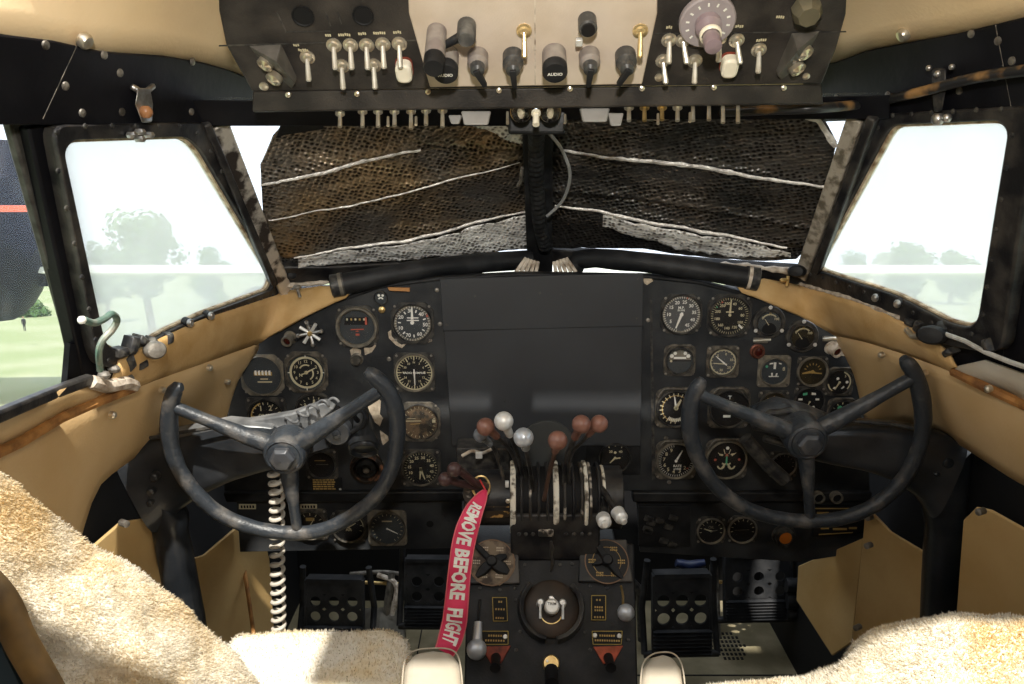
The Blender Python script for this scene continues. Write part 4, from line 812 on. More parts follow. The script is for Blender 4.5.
# slanted lamp brackets either end
for side, P, lam in (('l', [(249, 46), (281, 44), (297, 77), (292, 89), (262, 62)], [(267, 62), (275.5, 76.5)]), ('r', [(792, 33), (820, 31), (800, 66), (781, 80), (776, 70)], [(803, 51), (795.5, 66.6)])):
    q = ol(P); m = MB(OVER)
    top = [m.v((x, y, 0)) for x, y in q]; c = Vector(q[1 if side == 'l' else 0]); e = Vector(q[2 if side == 'l' else 4])
    r0 = m.v((*c, .034)); r1 = m.v((*e, .012)); i0, i1 = (1, 2) if side == 'l' else (0, 4)
    if side == 'l': m.face([top[0], r0, r1, top[3], top[4]]); m.face([top[0], top[1], r0]); m.face([top[1], top[2], r1, r0]); m.face([top[2], top[3], r1])
    else: m.face([top[1], top[2], top[3], r1, r0]); m.face([top[0], top[1], r0]); m.face([top[0], r0, r1, top[4]]); m.face([top[4], r1, top[3]])
    for f in m.bm.faces: f.material_index = 0
    m.mats[0] = BRK; o = m.build('lamp_bracket', op, smooth=0, bevel=.001)
    nn = V(-.45 if side == 'l' else .45, -.25, 1)
    for (u, v) in lam:
        p = ov(u, v); m = MB(NICK); m.at(frame(V(p.x, p.y+.004, .013), nn, V(0, 1, 0))); m.lathe([(.0095, -.008), (.0098, .000), (.008, .0012), (.0070, .0002), (.005, .0018), (.0035, .0008), (.001, .0026)], 18, cap=(True, True)); m.build('lamp_socket', o)
# switches hanging below the fascia
def hang(u, v0, v1, r=.0026, flange=True, mt=NICK, y=1.062):
    p = OFi @ at_y(u, v0, y); q = OFi @ at_y(u, v1, y-.012); m = MB(mt); m.tube([p, p.lerp(q, .5), q], [r*.9, r, r*1.1], 8)
    if flange: d = (q-p).normalized(); m.tube([p, p+d*.0035], .0062, 12)
    m.build('lower_switch', op)
for (u, a, b) in ((340, 112, 127), (362.5, 110, 127), (378, 110, 127), (394.5, 110, 126), (411, 110, 129), (426, 109, 125), (442.5, 109, 127), (629, 106, 121), (644.5, 106, 121), (662, 106, 120), (677.5, 106, 121)): hang(u, a, b, mt=NICK if u < 600 else BRASS if u in (644.5, 662) else NICK)
for (u, a, b) in ((693, 106, 121), (709, 106, 120), (723, 106, 123), (738, 106, 123)): hang(u, a, b, flange=False)
for (u, a, b) in ((388, 117, 126), (416, 117, 125), (507.5, 112, 124), (565, 115, 123), (658, 114, 124), (690, 113, 122)): hang(u, a, b, r=.0018, flange=False)
hang(536, 112, 125, r=.004, flange=True, mt=IVORY)
GRC = mat('grey_cover', (0.30, 0.29, 0.28), .45)
for (u0, u1, a, b) in ((448, 462, 115, 124), (461, 491, 111, 125), (580, 610, 108, 122), (608, 624, 113, 126)):
    m = MB(GRC); p = [OFi @ at_y(u, v, y) for (u, v, y) in ((u0, a, 1.06), (u1, a, 1.06), (u1-3, b, 1.05), (u0+3, b, 1.05))]; r = [OFi @ (OF @ x + V(0, .014, .0)) for x in p]
    m.ring_loft([p, r]); m.build('switch_cover', op, bevel=.002)
CRY = bpy.data.materials.new('clear_lens'); CRY.use_nodes = True; b_ = CRY.node_tree.nodes['Principled BSDF']; b_.inputs['Transmission Weight'].default_value = 1; b_.inputs['Roughness'].default_value = .03; b_.inputs['Base Color'].default_value = (.9, .86, .8, 1)
for u in (521, 550):
    T = thing('dome_lamp', 'small clear round lamp beneath the overhead panel, %s of the pair' % ('left' if u < 530 else 'right'), 'lamp', frame(at_y(u, 112, 1.075), V(0, -1, -.25)))
    m = MB(CRY); m.ball((0, 0, .006), .0125, 18); m.build('lens', T); m = MB(IVORY); m.ball((0, 0, .006), .0035, 10, (1, 1.5, 1)); m.build('bulb', T)
    m = MB(BRASS); m.lathe([(.013, -.012), (.0145, -.002), (.013, .001)], 18, cap=(True, False)); m.build('socket', T)
    m = MB(BLK); m.lathe([(.016, -.03), (.016, -.010), (.010, -.006)], 18, cap=(True, True)); m.build('housing', T)
# dark box behind the dome lamps (top of the centre post)
m = MB(BLK); a = [at_y(u, v, 1.10) for u, v in ((508, 112), (566, 112), (566, 134), (508, 134))]; m.ring_loft([a, [p + V(0, .06, .0) for p in a]])
o = m.build('post_bracket', bevel=.004); struct(o); o.name = 'trim_25'

# ================================================= quilted foil sunshades
def foil_mat(name, base, base2, seed):
    m = bpy.data.materials.new(name); m.use_nodes = True; nt = m.node_tree; N = nt.nodes; L = nt.links; b = N['Principled BSDF']
    tc = N.new('ShaderNodeTexCoord'); mp = N.new('ShaderNodeMapping'); mp.inputs['Scale'].default_value = (1, 1.25, 1); mp.inputs['Rotation'].default_value = (0, 0, .25 if seed == 1 else -.2)
    L.new(tc.outputs['Object'], mp.inputs['Vector'])
    vo = N.new('ShaderNodeTexVoronoi'); vo.inputs['Scale'].default_value = 118; vo.inputs['Randomness'].default_value = .42; L.new(mp.outputs[0], vo.inputs['Vector'])
    nz = N.new('ShaderNodeTexNoise'); nz.inputs['Scale'].default_value = 7; nz.inputs['Detail'].default_value = 3; L.new(tc.outputs['Object'], nz.inputs['Vector'])
    cr = N.new('ShaderNodeValToRGB'); cr.color_ramp.elements[0].color = (*base, 1); cr.color_ramp.elements[1].color = (*base2, 1); cr.color_ramp.elements[0].position = .42; cr.color_ramp.elements[1].position = .62
    L.new(nz.outputs['Fac'], cr.inputs['Fac'])
    r2 = N.new('ShaderNodeValToRGB'); r2.color_ramp.elements[0].position = .22; r2.color_ramp.elements[1].position = .50; r2.color_ramp.elements[0].color = (.12, .11, .10, 1); r2.color_ramp.elements[1].color = (1, 1, 1, 1)
    L.new(vo.outputs['Distance'], r2.inputs['Fac'])
    mx = N.new('ShaderNodeMix'); mx.data_type = 'RGBA'; mx.blend_type = 'MULTIPLY'; mx.inputs['Factor'].default_value = 1; L.new(cr.outputs['Color'], mx.inputs[6]); L.new(r2.outputs['Color'], mx.inputs[7]); L.new(mx.outputs[2], b.inputs['Base Color'])
    bp = N.new('ShaderNodeBump'); bp.inputs['Strength'].default_value = .8; bp.inputs['Distance'].default_value = .0035; bp.invert = True; L.new(vo.outputs['Distance'], bp.inputs['Height']); L.new(bp.outputs[0], b.inputs['Normal'])
    b.inputs['Metallic'].default_value = .25 if 'silver' in name else .85; b.inputs['Roughness'].default_value = .34
    return m
FO1 = foil_mat('foil_bronze_reflection', (.22, .20, .18), (.36, .27, .17), 1); FO2 = foil_mat('foil_dark_reflection', (.10, .10, .10), (.165, .15, .14), 2)  # bronze and dark tones are the foil's reflections put into its colour
BRT = mat('foil_edge_glint', (.85, .82, .78), .35, .35, col2=(.45, .42, .40), scale=70, bump=1.0, bscale=220)  # pale colour for the light that the fold edges catch
def foil(name, label, side, top, bot, folds, mt, off=.035, skip=()):
    f, F = (WL, FWL) if side == 'l' else (WR, FWR); Fi = F.inverted()
    n = 120; T = resample([Fi @ f(u, v, off) for u, v in top], n); B = resample([Fi @ f(u, v, off) for u, v in bot], n); K = 90; G = []
    FD = [resample([Fi @ f(u, v, off) for u, v in fd], 40) for fd in folds]
    def h(p):
        d = []
        for fd in FD:
            x = min(max((p.x-fd[0].x)/(fd[-1].x-fd[0].x), 0), 1); k = min(38, int(x*39)); y = fd[k].lerp(fd[k+1], x*39-k).y; d.append(p.y-y)   # signed height above each fold
        z = 0
        for q in d:
            z += .010*math.exp(-max(0, q)/.022) if q > 0 else -.004*math.exp(q/.012)
        z += .012*noise.noise(V(p.x*5, p.y*7, 3.1)) + .004*noise.noise(V(p.x*16, p.y*22, 8.2)) + .0018*noise.noise(V(p.x*50, p.y*60, 1.2))
        return z
    for k in range(K+1):
        s = k/K; row = []
        for a, b in zip(T, B):
            p = a.lerp(b, s); row.append(V(p.x, p.y, h(p)))
        G.append(row)
    m = MB(mt); m.grid(G); o = m.build('foil_sheet', None, smooth=180, solid=.003); R = thing(name, label, 'sunshade', F); o.parent = R
    for i, fd in enumerate(FD):
        if i in skip: continue
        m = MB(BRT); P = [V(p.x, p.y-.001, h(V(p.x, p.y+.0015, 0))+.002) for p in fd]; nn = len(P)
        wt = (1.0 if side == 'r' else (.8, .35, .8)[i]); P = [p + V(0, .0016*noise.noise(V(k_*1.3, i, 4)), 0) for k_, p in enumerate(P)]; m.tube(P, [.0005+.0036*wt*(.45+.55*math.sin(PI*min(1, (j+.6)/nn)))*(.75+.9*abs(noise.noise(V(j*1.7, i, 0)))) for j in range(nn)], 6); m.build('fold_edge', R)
    return R, h, Fi, f
R1, h1, Fi1, f1 = foil('foil_sunshade', 'quilted foil sunshade with painted bronze reflections draped over the left windshield pane', 'l',
   [(262, 178), (275, 150), (290, 133), (330, 124), (400, 121), (470, 126), (530, 128)], [(267, 268), (290, 284), (350, 281), (400, 275), (450, 271), (490, 266), (538, 260)],
   [[(262, 194), (340, 178), (424, 160)], [(270, 232), (400, 204), (524, 172)], [(296, 270), (400, 250), (530, 223)]], FO1)
m = MB(BLK); q = [Fi1 @ f1(u, v, .035) for u, v in ((284, 134), (328, 129), (326, 143), (286, 147), (278, 150))]
m.ring_loft([[V(p.x, p.y, h1(p)+.003) for p in q], [V(p.x, p.y, h1(p)+.005) for p in q]]); m.build('tape_strip', R1)
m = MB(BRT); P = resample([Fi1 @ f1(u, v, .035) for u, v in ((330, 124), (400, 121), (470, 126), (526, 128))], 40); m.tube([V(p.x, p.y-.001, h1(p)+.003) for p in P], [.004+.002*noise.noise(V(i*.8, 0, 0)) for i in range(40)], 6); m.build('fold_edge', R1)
LATM = BZD
R2, h2, Fi2, f2 = foil('foil_sunshade', 'quilted foil sunshade with painted dark reflections and two crease glints over the right windshield pane', 'r',
   [(546, 126), (600, 124), (650, 121), (720, 117), (790, 117), (820, 129), (836, 155)], [(543, 258), (600, 261), (650, 264), (700, 269), (750, 273), (795, 274), (814, 256)],
   [[(560, 158), (690, 177), (826, 197)], [(552, 214), (660, 233), (786, 257)], [(552, 201), (660, 215), (806, 241)]], FO2, skip=(2,))
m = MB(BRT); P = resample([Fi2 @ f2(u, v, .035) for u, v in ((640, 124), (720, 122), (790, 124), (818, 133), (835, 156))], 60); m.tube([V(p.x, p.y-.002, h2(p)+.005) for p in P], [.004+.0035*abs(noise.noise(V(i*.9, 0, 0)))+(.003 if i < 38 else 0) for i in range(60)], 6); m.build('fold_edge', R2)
# silver crumpled sheets over the foil, bright reflections put into their colour
def crumple(R, f, Fi, h, P, seed):
    Q = [Fi @ f(u, v, .035) for u, v in P]; T = resample(Q[:len(Q)//2], 40); B = resample(list(reversed(Q[len(Q)//2:])), 40); G = []
    for k in range(13):
        s = k/12; G.append([V(p.x, p.y, h(p)+.012+.006*noise.noise(V(p.x*60, p.y*60, seed))) for p in (a.lerp(b, s) for a, b in zip(T, B))])
    m = MB(SILV); m.grid(G); m.build('crumpled_glint', R, smooth=180, solid=.001)
SILV = foil_mat('quilted_foil_silver', (.62, .61, .60), (.95, .94, .92), 1)
crumple(R1, f1, Fi1, h1, [(300, 272), (380, 258), (450, 244), (531, 227), (537, 256), (490, 263), (430, 268), (300, 279)], 1.0)
crumple(R1, f1, Fi1, h1, [(455, 126), (490, 127), (510, 128), (527, 128), (528, 150), (515, 150), (500, 142), (470, 132)], 2.0)
crumple(R2, f2, Fi2, h2, [(600, 226), (660, 237), (730, 250), (790, 262), (790, 267), (730, 265), (680, 258), (600, 236)], 3.0)

# ================================================= centre post hose, cable
T = thing('ribbed_hose', 'black ribbed hose running down the windshield centre post', 'hose', Matrix.Translation(at_y(540, 240, 1.50)))
m = MB(BLK); P = smooth_path([at_y(537, 118, 1.20), at_y(536, 150, 1.27), at_y(537, 190, 1.36), at_y(540, 225, 1.44), at_y(545, 246, 1.50)], 16); P = resample(P, 110); Ti = T.matrix_world.inverted()
m.tube([Ti @ p for p in P], [.0115*(1+.12*(1 if i % 4 < 2 else -1)) for i in range(110)], 16); m.build('hose_body', T, smooth=60)
m = MB(ALU2); m.tube([Ti @ at_y(u, v, y) for u, v, y in ((522, 168, 1.30), (521, 180, 1.32), (518, 186, 1.33))], .003, 6); m.build('wire', T)
def line_thing(name, label, cat, pts, r, mt, seg=8, n=8, part=None):
    m = MB(mt); o = m.tube(smooth_path(pts, n), r, seg).build(name); tag(o, label, cat); return o
line_thing('loop_cable', 'pale grey cable bowed outward beside the centre post', 'cable', [at_y(548, 132, 1.26), at_y(562, 150, 1.27), at_y(570, 175, 1.32), at_y(563, 200, 1.38), at_y(547, 216, 1.41)], .0028, mat('grey_cable', (.32, .33, .34), .5))
for (uu, l, c_) in ((530, 'left', 1), (562, 'right', -1)):
    T = thing('clamp_fan', 'grubby ribbed plastic clamp beneath the centre post, %s one' % l, 'clamp', Matrix.Translation(at_y(uu, 266, 1.47))); Ti = T.matrix_world.inverted(); m = MB(SEAL)
    for k in range(5): m.tube([Ti @ at_y(uu+c_*(-4+k*3), 258+k, 1.47), Ti @ at_y(uu+c_*(-14+k*5), 272, 1.46)], .0035, 8)
    m.build_each('clamp_rib', T)

# ================================================= padded defroster tubes
for (P, l, n_, e) in (([(334, 286, 1.385), (380, 277, 1.40), (440, 267, 1.44), (500, 261, 1.50), (530, 260, 1.52)], 'left', .0185, 0), ([(756, 279, 1.385), (700, 270, 1.40), (640, 262, 1.43), (595, 258, 1.47), (578, 260, 1.49), (572, 270, 1.49)], 'right', .0185, 0)):
    T = thing('defroster_tube', 'black padded defroster tube along the %s side of the glareshield' % l, 'tube', Matrix.Translation(at_y(*P[0]))); Ti = T.matrix_world.inverted()
    pts = resample([Ti @ at_y(*p) for p in P], 30); m = MB(BLK); m.tube(pts, [n_*(1+.04*math.sin(i*.7)) for i in range(30)], 20); m.build('tube', T)
    d = (pts[0]-pts[1]).normalized(); m = MB(BZD); m.at(frame(pts[0], d)); m.lathe([(n_*1.12, -.018), (n_*1.12, .004), (n_*.9, .006), (n_*.82, -.003), (.001, -.004)], 22); m.build('end_cap', T)
    m = MB(SEAL if l == 'right' else BZL); m.at(frame(pts[0]-d*.012, d)); m.lathe([(n_*1.14, -.003), (n_*1.16, 0), (n_*1.14, .003)], 22); m.build('band', T)
# glareshield ledge below tubes (black padding)
m = MB(BLK)
m.ring_loft([[at_y(u, v, 1.398), at_y(u, v-4, 1.398), at_y(u, v-6, 1.44), at_y(u, v, 1.44)] for u, v in ((336, 304), (380, 289), (440, 281), (520, 277), (648, 279), (700, 285), (756, 299))])
struct(m.build('trim_26', bevel=.003, smooth=30))
m = MB(mat('orange_wood_strip', (.45, .22, .08), .6)); a = [at_y(u, v, 1.39) for u, v in ((388, 287), (410, 287.5), (410, 291), (390, 290))]; m.ring_loft([a, [p + V(0, -.006, 0) for p in a]]); struct(m.build('trim_27'))

# ================================================= window hardware
def oval_knob(label, u, v, f, N_, r, sx=1, mt=BLK, name='window_knob', off=.03):
    p = f(u, v, off); T = thing(name, label, 'knob', frame(p, (CAM-p)+N_*.5)); m = MB(mt); m.lathe([(r*.9, -.012), (r, -.006), (r, .004), (r*.8, .009), (r*.2, .011)], 22, cap=(True, True), sx=sx, sy=.85 if sx == 1 else .8); m.build('knob_head', T); return T
oval_knob('black round knob at the lower rear corner of the left side window', 155, 350, SL, NL, .0145, mt=ALU2)
T = oval_knob('large black oval knob below the right side window with a pale rod', 932, 335, SR, NR, .0165, 1.2)
Ti = T.matrix_world.inverted(); m = MB(KWHT); m.tube([Ti @ SR(u, v, .02) for u, v in ((945, 334), (965, 341), (985, 352), (1010, 362), (1040, 372))], .0032, 8); m.build('rod', T); m = MB(NICK); m.tube([Ti @ SR(u, v, .025) for u, v in ((906, 329), (912, 336), (922, 338), (930, 336))], .004, 8); m.build('lever', T)
oval_knob('black knob at the front lower corner of the right side window', 797, 271, SR, NR, .0135, 1.15, off=.035)
oval_knob('small black knob at the front lower corner of the left side window', 291, 275, SL, NL, .010, 1.0, off=.03)
for (u, v, f, N_, l) in ((187, 322, SL, NL, 'rear small chrome stud under the left side window'), (208, 315, SL, NL, 'front small chrome stud under the left side window'), (878, 297, SR, NR, 'front small chrome stud under the right side window'), (900, 303, SR, NR, 'rear small chrome stud under the right side window')):
    p = f(u, v, .012); T = thing('window_stud', l, 'latch', frame(p, N_ + V(0, -.6, 0)))
    m = MB(BLK); m.lathe([(.0065, -.006), (.0065, .006), (.005, .007)], 14, cap=(True, True)); m.build('base', T); m = MB(ALU); m.ball((0, .001, .009), .0055, 12, (1, 1.2, 1)); m.build('stud', T)
T = thing('latch_screw', 'rusty thumb screw with long shank at the left windshield corner', 'screw', Matrix.Translation(at_y(298, 292, 1.38))); Ti = T.matrix_world.inverted()
m = MB(ALU2); m.tube([Ti @ at_y(u, v, 1.38) for u, v in ((297, 288), (300, 297))], .003, 8); m.ball(Ti @ at_y(297, 287, 1.38), .006, 10, (1.3, 1, .8)); m.build('shank', T)
T = thing('latch_screw', 'rusty thumb screw hanging at the right windshield corner', 'screw', Matrix.Translation(at_y(786, 281, 1.39))); Ti = T.matrix_world.inverted()
m = MB(BRASS); m.tube([Ti @ at_y(u, v, 1.39) for u, v in ((788, 276), (787, 286))], .003, 8); m.ball(Ti @ at_y(784, 280, 1.39), .005, 10, (1.6, 1, .8)); m.build('shank', T)
# verdigris crank tube at left
T = thing('crank_handle', 'bent verdigris tube handle with white tip at the left side window', 'handle', Matrix.Translation(SL(100, 372, .03))); Ti = T.matrix_world.inverted()
m = MB(NOISYTEAL); m.tube([Ti @ p for p in smooth_path([SL(u, v, o_) for u, v, o_ in ((84, 320, .05), (94, 323, .05), (104, 319, .05), (112, 314, .05), (117, 320, .045), (112, 330, .04), (103, 340, .035), (99, 352, .03), (100, 370, .02))], 6)], .0042, 10); m.build('tube', T)
m = MB(WHITE); m.ball(Ti @ SL(82, 320, .05), .005, 10); m.build('tip', T)
m = MB(ALU2)
for (u, v) in ((104, 375), (114, 369), (128, 378), (144, 352)): m.ball(Ti @ SL(u, v, .014), .0075, 8, (1.2, .8, .8))
m.build_each('fitting', T)
# top window latches
T = thing('window_latch', 'chrome window latch with brown roller above the left side window', 'latch', Matrix.Translation(SL(144, 105, .01))); Ti = T.matrix_world.inverted()
m = MB(ALU); m.tube([Ti @ SL(131, 86, .012), Ti @ SL(141, 92, .02)], .004, 8); m.tube([Ti @ SL(153, 86, .012), Ti @ SL(146, 92, .02)], .004, 8); m.ring_loft([[Ti @ SL(u, v, o_) for u, v in ((138, 88), (150, 88), (153, 104), (152, 122), (142, 123), (135, 104))] for o_ in (.010, .024)]); m.build('bracket', T, bevel=.003)
m = MB(mat('amber_roller', (.35, .16, .07), .3, coat=.4)); m.ball(Ti @ SL(146, 112, .028), .008, 14); m.build('roller', T)
m = MB(ALU)
for (u, v) in ((132, 135), (140, 139), (149, 135), (140, 132)): m.ball(Ti @ SL(u, v, .018), .0065, 8, (1.2, 1, .8))
m.build('catch', T)
T = thing('window_latch', 'dark window latch with two bright screws above the right side window', 'latch', Matrix.Translation(SR(938, 90, .01))); Ti = T.matrix_world.inverted()
m = MB(BZD); m.ring_loft([[Ti @ SR(u, v, o_) for u, v in ((932, 68), (946, 68), (946, 90), (942, 112), (934, 112), (932, 90))] for o_ in (.008, .02)]); m.build('bracket', T, bevel=.003)
m = MB(ALU)
for (u, v, r) in ((929, 68, .004), (952, 67, .004), (938, 74, .005), (938, 119, .0085), (947, 118, .006)): m.ball(Ti @ SR(u, v, .020), r, 10)
m.build('catch', T)
# conduit along the right band
T = thing('conduit', 'long black conduit with worn brown patches curving along the right window header', 'conduit', Matrix.Translation(SR(900, 96, .03))); Ti = T.matrix_world.inverted()
WORN = mat('worn_conduit', (.02, .02, .022), .35, col2=(.35, .20, .08), scale=14, lo=.56, hi=.66, amt=.5)
m = MB(WORN); m.tube([Ti @ p for p in smooth_path([at_y(720, 112, 1.12), at_y(770, 110, 1.11), at_y(820, 108, 1.08), SR(870, 103, .025), SR(920, 92, .025), SR(970, 79, .025), SR(1020, 71, .025), SR(1080, 64, .025)], 6)], .0065, 12); m.build('pipe', T)

bpy.context.view_layer.update()
w1, w2_ = bpy.data.objects['window_1'], bpy.data.objects['window_2']
for o in [o for o in bpy.data.objects if o.type == 'EMPTY' and o.name.split('.')[0] in ('window_knob', 'window_stud', 'window_latch', 'crank_handle')]:
    demote(o, w1 if o.matrix_world.translation.x < 0 else w2_)
for w_, S, pts in ((w1, SL, ((120, 352, .010), (131, 345, .012), (141, 341, .010), (150, 343, .009), (128, 362, .011), (140, 364, .009), (167, 338, .008))), (w2_, SR, ((912, 322, .008), (920, 326, .009), (943, 327, .008), (950, 352, .008), (990, 345, .009)))):
    Ti = w_.matrix_world.inverted(); m = MB(BZD)
    for i, (u, v, r) in enumerate(pts): c = Ti @ S(u, v, .012); m.at(Matrix.Translation(c) @ Matrix.Rotation(i*1.3, 4, 'Z')); m.ring_loft([[(-r, -r*.5, -.01), (r, -r*.7, -.01), (r, r*.5, -.01), (-r, r*.7, -.01)], [(-r, -r*.5, .006), (r, -r*.7, .006), (r, r*.5, .006), (-r, r*.7, .006)], [(-r*.5, -r*.3, .010), (r*.5, -r*.3, .010), (r*.5, r*.3, .010), (-r*.5, r*.3, .010)]]); 
    for o in m.build_each('latch_casting', w_, bevel=.0015): pass
# ================================================= control pedestal and throttle quadrant
XC = 0.0
YD, ZD = 1.20, None
pd = at_y(545, 497, 1.20); CX = pd.x; CZ = pd.z
ped = thing('control_pedestal', 'black centre control pedestal with lever quadrant on top and sloping lower face', 'control pedestal', Matrix.Translation(V(CX, 1.20, 0)))
PM = ped.matrix_world; PMi = PM.inverted()
RD = .058   # drum radius
def X(u, v=497, y=1.16): return at_y(u, v, y).x - CX
DRUM = mat('quadrant_black', (.008, .008, .010), .42, col2=(.04, .037, .034), scale=30, amt=.5, bump=.3)
SLOT = mat('scuffed_slot_plate', (.05, .045, .04), .5, .3, col2=(.55, .5, .43), scale=50, amt=.5, lo=.56, hi=.66)
WPL = mat('worn_white_scale', (.70, .66, .56), .6, col2=(.10, .08, .06), scale=60, amt=.5, lo=.50, hi=.62)
def drum(x0, x1, r, mt, name, y=-.0, z=None, seg=40, par=None, sy=1.0):
    z = CZ if z is None else z; m = MB(mt)
    m.at(Matrix.Translation((0, y, z)) @ Matrix.Rotation(PI/2, 4, 'Y')); m.lathe([(r, x0), (r, x1)], seg, cap=(True, True)); return m.build(name, par or ped, bevel=.002)
xa, xb = X(513), X(599)
drum(X(464), X(512), RD*.78, DRUM, 'side_drum')
drum(X(600), X(624), RD*.88, DRUM, 'side_drum')
# slotted quadrant: thin ribs
n = 11
for i in range(n):
    x = xa + (xb-xa)*i/(n-1); wv = .0060 if i in (0, 5) else .0030
    mt = WPL if i in (0, 5) else (SLOT if i in (2, 6, 8, 9) else DRUM)
    drum(x-wv/2*1.5, x+wv/2*1.5, RD*(1.02 if i in (0, 5) else .99), mt, 'quadrant_rib')
drum(xa, xb, RD*.86, DARK, 'slot_floor')
drum(X(584), X(588), RD*1.03, WPL, 'scale_strip'); drum(X(602.5), X(606), RD*.9, WPL, 'scale_strip')
# body under drum
bz0 = at_y(548, 531, 1.15).z; 
m = MB(DRUM); m.box(xa-.004, xb+.002, -.055, .08, bz0-.05, CZ-.004); o = m.build('quadrant_base', ped, bevel=.004)
m = MB(BZD)
for u in (519, 526, 533, 541, 566, 574, 582, 590):
    p = PMi @ at_y(u, 534, 1.144); m.at(frame(p, V(0, -1, 0))); m.lathe([(.0035, 0), (.003, .002), (.001, .003)], 8, cap=(False, True))
m.build_each('rivet', o)
m = MB(SLOT); p = PMi @ at_y(546, 533, 1.142); m.at(frame(p, V(0, -1, 0))); m.cbox((0, 0, 0), (.024, .011, .006)); m.cbox((-.006, .004, .003), (.006, .008, .005)).cbox((.006, .004, .003), (.006, .008, .005)); m.build('lock_clip', o, bevel=.0015)
m = MB(SLOT); m.tube([PMi @ at_y(u, v, 1.135) for u, v in ((551, 541), (552, 548), (551, 556), (553, 563), (551, 571))], [.002, .0035, .002, .0035, .002], 8); m.build('chain', ped)
m = MB(mat('amber_worn_plate', (.03, .02, .012), .5, col2=(.42, .25, .08), scale=80, lo=.5, hi=.6)); a = [PMi @ at_y(u, v, 1.155) for u, v in ((473, 506), (510, 506), (510, 518), (473, 518))]; m.ring_loft([a, [p + V(0, .01, 0) for p in a]]); m.build('placard', ped, bevel=.001)
# screws on left drum
m = MB(NICK)
for (u, v) in ((482, 501), (508, 501)): p = PMi @ at_y(u, v, 1.148); m.at(frame(p, V(0, -1, .2))); m.lathe([(.0036, -.004), (.0036, .002), (.0018, .0025), (.0016, .001)], 12, cap=(True, False))
m.build_each('screw', ped)
# sloping lower face
PA = at_y(552, 545, 1.165); PB = at_y(552, 690, 1.02); pdv = (PA-PB).normalized(); PNn = V(1, 0, 0).cross(pdv).normalized(); PNn = PNn if PNn.y < 0 else -PNn
PFr = frame(PA, PNn, pdv); PFri = PFr.inverted()
def fp(u, v, off=0): return PFri @ on_pl(u, v, PA + PNn*off, PNn)
def fl2(P): return [(q.x, q.y) for q in (fp(u, v) for u, v in P)]
LOC = PMi @ PFr
m = MB(BLK); m.prism(fl2([(467, 543), (634, 543), (636, 610), (640, 780), (462, 780), (466, 610)]), -.09, 0); m.build('face_plate', ped, LOC, bevel=.003)
m = MB(BLK); m.box(X(470), X(632), -.10, .20, 0, .60); m.build('pedestal_body', ped, bevel=.004)
m = MB(BZD)
for (u, v) in ((480, 588), (500, 590), (515, 588), (590, 586), (607, 588), (622, 588), (518, 570), (560, 565), (572, 564), (525, 565), (520, 632), (585, 632), (583, 600), (516, 600), (628, 640), (516, 650), (590, 650)):
    q = fp(u, v); m.at(Matrix.Translation((q.x, q.y, 0))); m.lathe([(.003, 0), (.0025, .0015), (.001, .002)], 8, cap=(False, True))
m.build_each('rivet', ped, LOC)
# fuel selector plates
SELB = mat('selector_plate', (.018, .020, .023), .45, col2=(.10, .09, .08), scale=20, bump=.2)
FADE = mat('faded_dial_plate', (.05, .035, .025), .6, col2=(.20, .15, .10), scale=60, amt=.5, lo=.42, hi=.6)
def selector(label, u, v, plate, ru, col, arms, rough_edge, seedv):
    q = fp(u, v); T = thing('fuel_selector', label, 'selector', PFr @ Matrix.Translation((q.x, q.y, 0))); c = Vector((q.x, q.y))
    m = MB(SELB); m.prism([tuple(Vector(p)-c) for p in fl2(plate)], 0, .010); m.build('plate', T, bevel=.002)
    R = ru*pxs(PFr @ V(q.x, q.y, 0)); rr = random.Random(seedv)
    m = MB(col); nseg = 48; m.prism([((R*(1+(rr.uniform(-.06, .05) if rough_edge else 0)))*math.cos(2*PI*k/nseg), (R*(1+(rr.uniform(-.06, .05) if rough_edge else 0)))*math.sin(2*PI*k/nseg)) for k in range(nseg)], .010, .0112); d = m.build('dial', T)
    m = MB(mat('rust_ring', (.20, .12, .07), .6)); m.annulus(R*.95, R*1.0, .0115, 48); m.use(TORN if rough_edge else YEL)
    for k in range(6):
        a = k*60+30; x, y = pol(R*.66, a)
        for j in range(2):
            for i in range(4): m.cbox((x-.0045+i*.0030, y-.002+j*.004, .0117), (.0022, .0022, .0004))
    m.build('lettering', d)
    m = MB(BLK)
    for (a, ln, wd) in arms:
        p = pol(R*ln, a); e = Vector(p).normalized(); nn = Vector((-e.y, e.x)); m.ring_loft([[(-nn.x*wd*.45, -nn.y*wd*.45, .012), (nn.x*wd*.45, nn.y*wd*.45, .012), (nn.x*wd*.4, nn.y*wd*.4, .024), (-nn.x*wd*.4, -nn.y*wd*.4, .024)], [(p[0]*.6-nn.x*wd*.55, p[1]*.6-nn.y*wd*.55, .012), (p[0]*.6+nn.x*wd*.55, p[1]*.6+nn.y*wd*.55, .012), (p[0]*.6+nn.x*wd*.4, p[1]*.6+nn.y*wd*.4, .020), (p[0]*.6-nn.x*wd*.4, p[1]*.6-nn.y*wd*.4, .020)], [(p[0]-nn.x*wd*.2, p[1]-nn.y*wd*.2, .012), (p[0]+nn.x*wd*.2, p[1]+nn.y*wd*.2, .012), (p[0]+nn.x*wd*.2, p[1]+nn.y*wd*.2, .015), (p[0]-nn.x*wd*.2, p[1]-nn.y*wd*.2, .015)]])
    m.lathe([(.009, .010), (.009, .024), (.007, .027)], 16, cap=(True, True)); m.build('handle', T, bevel=.001)
    return T
selector('left fuel selector with a torn faded dial and star shaped black handle', 492, 564, [(467, 544), (518, 544), (520, 585), (465, 585)], 23, FADE, [(-45, 1.25, .010), (65, .7, .014), (120, .85, .02), (225, .9, .016)], True, 1)
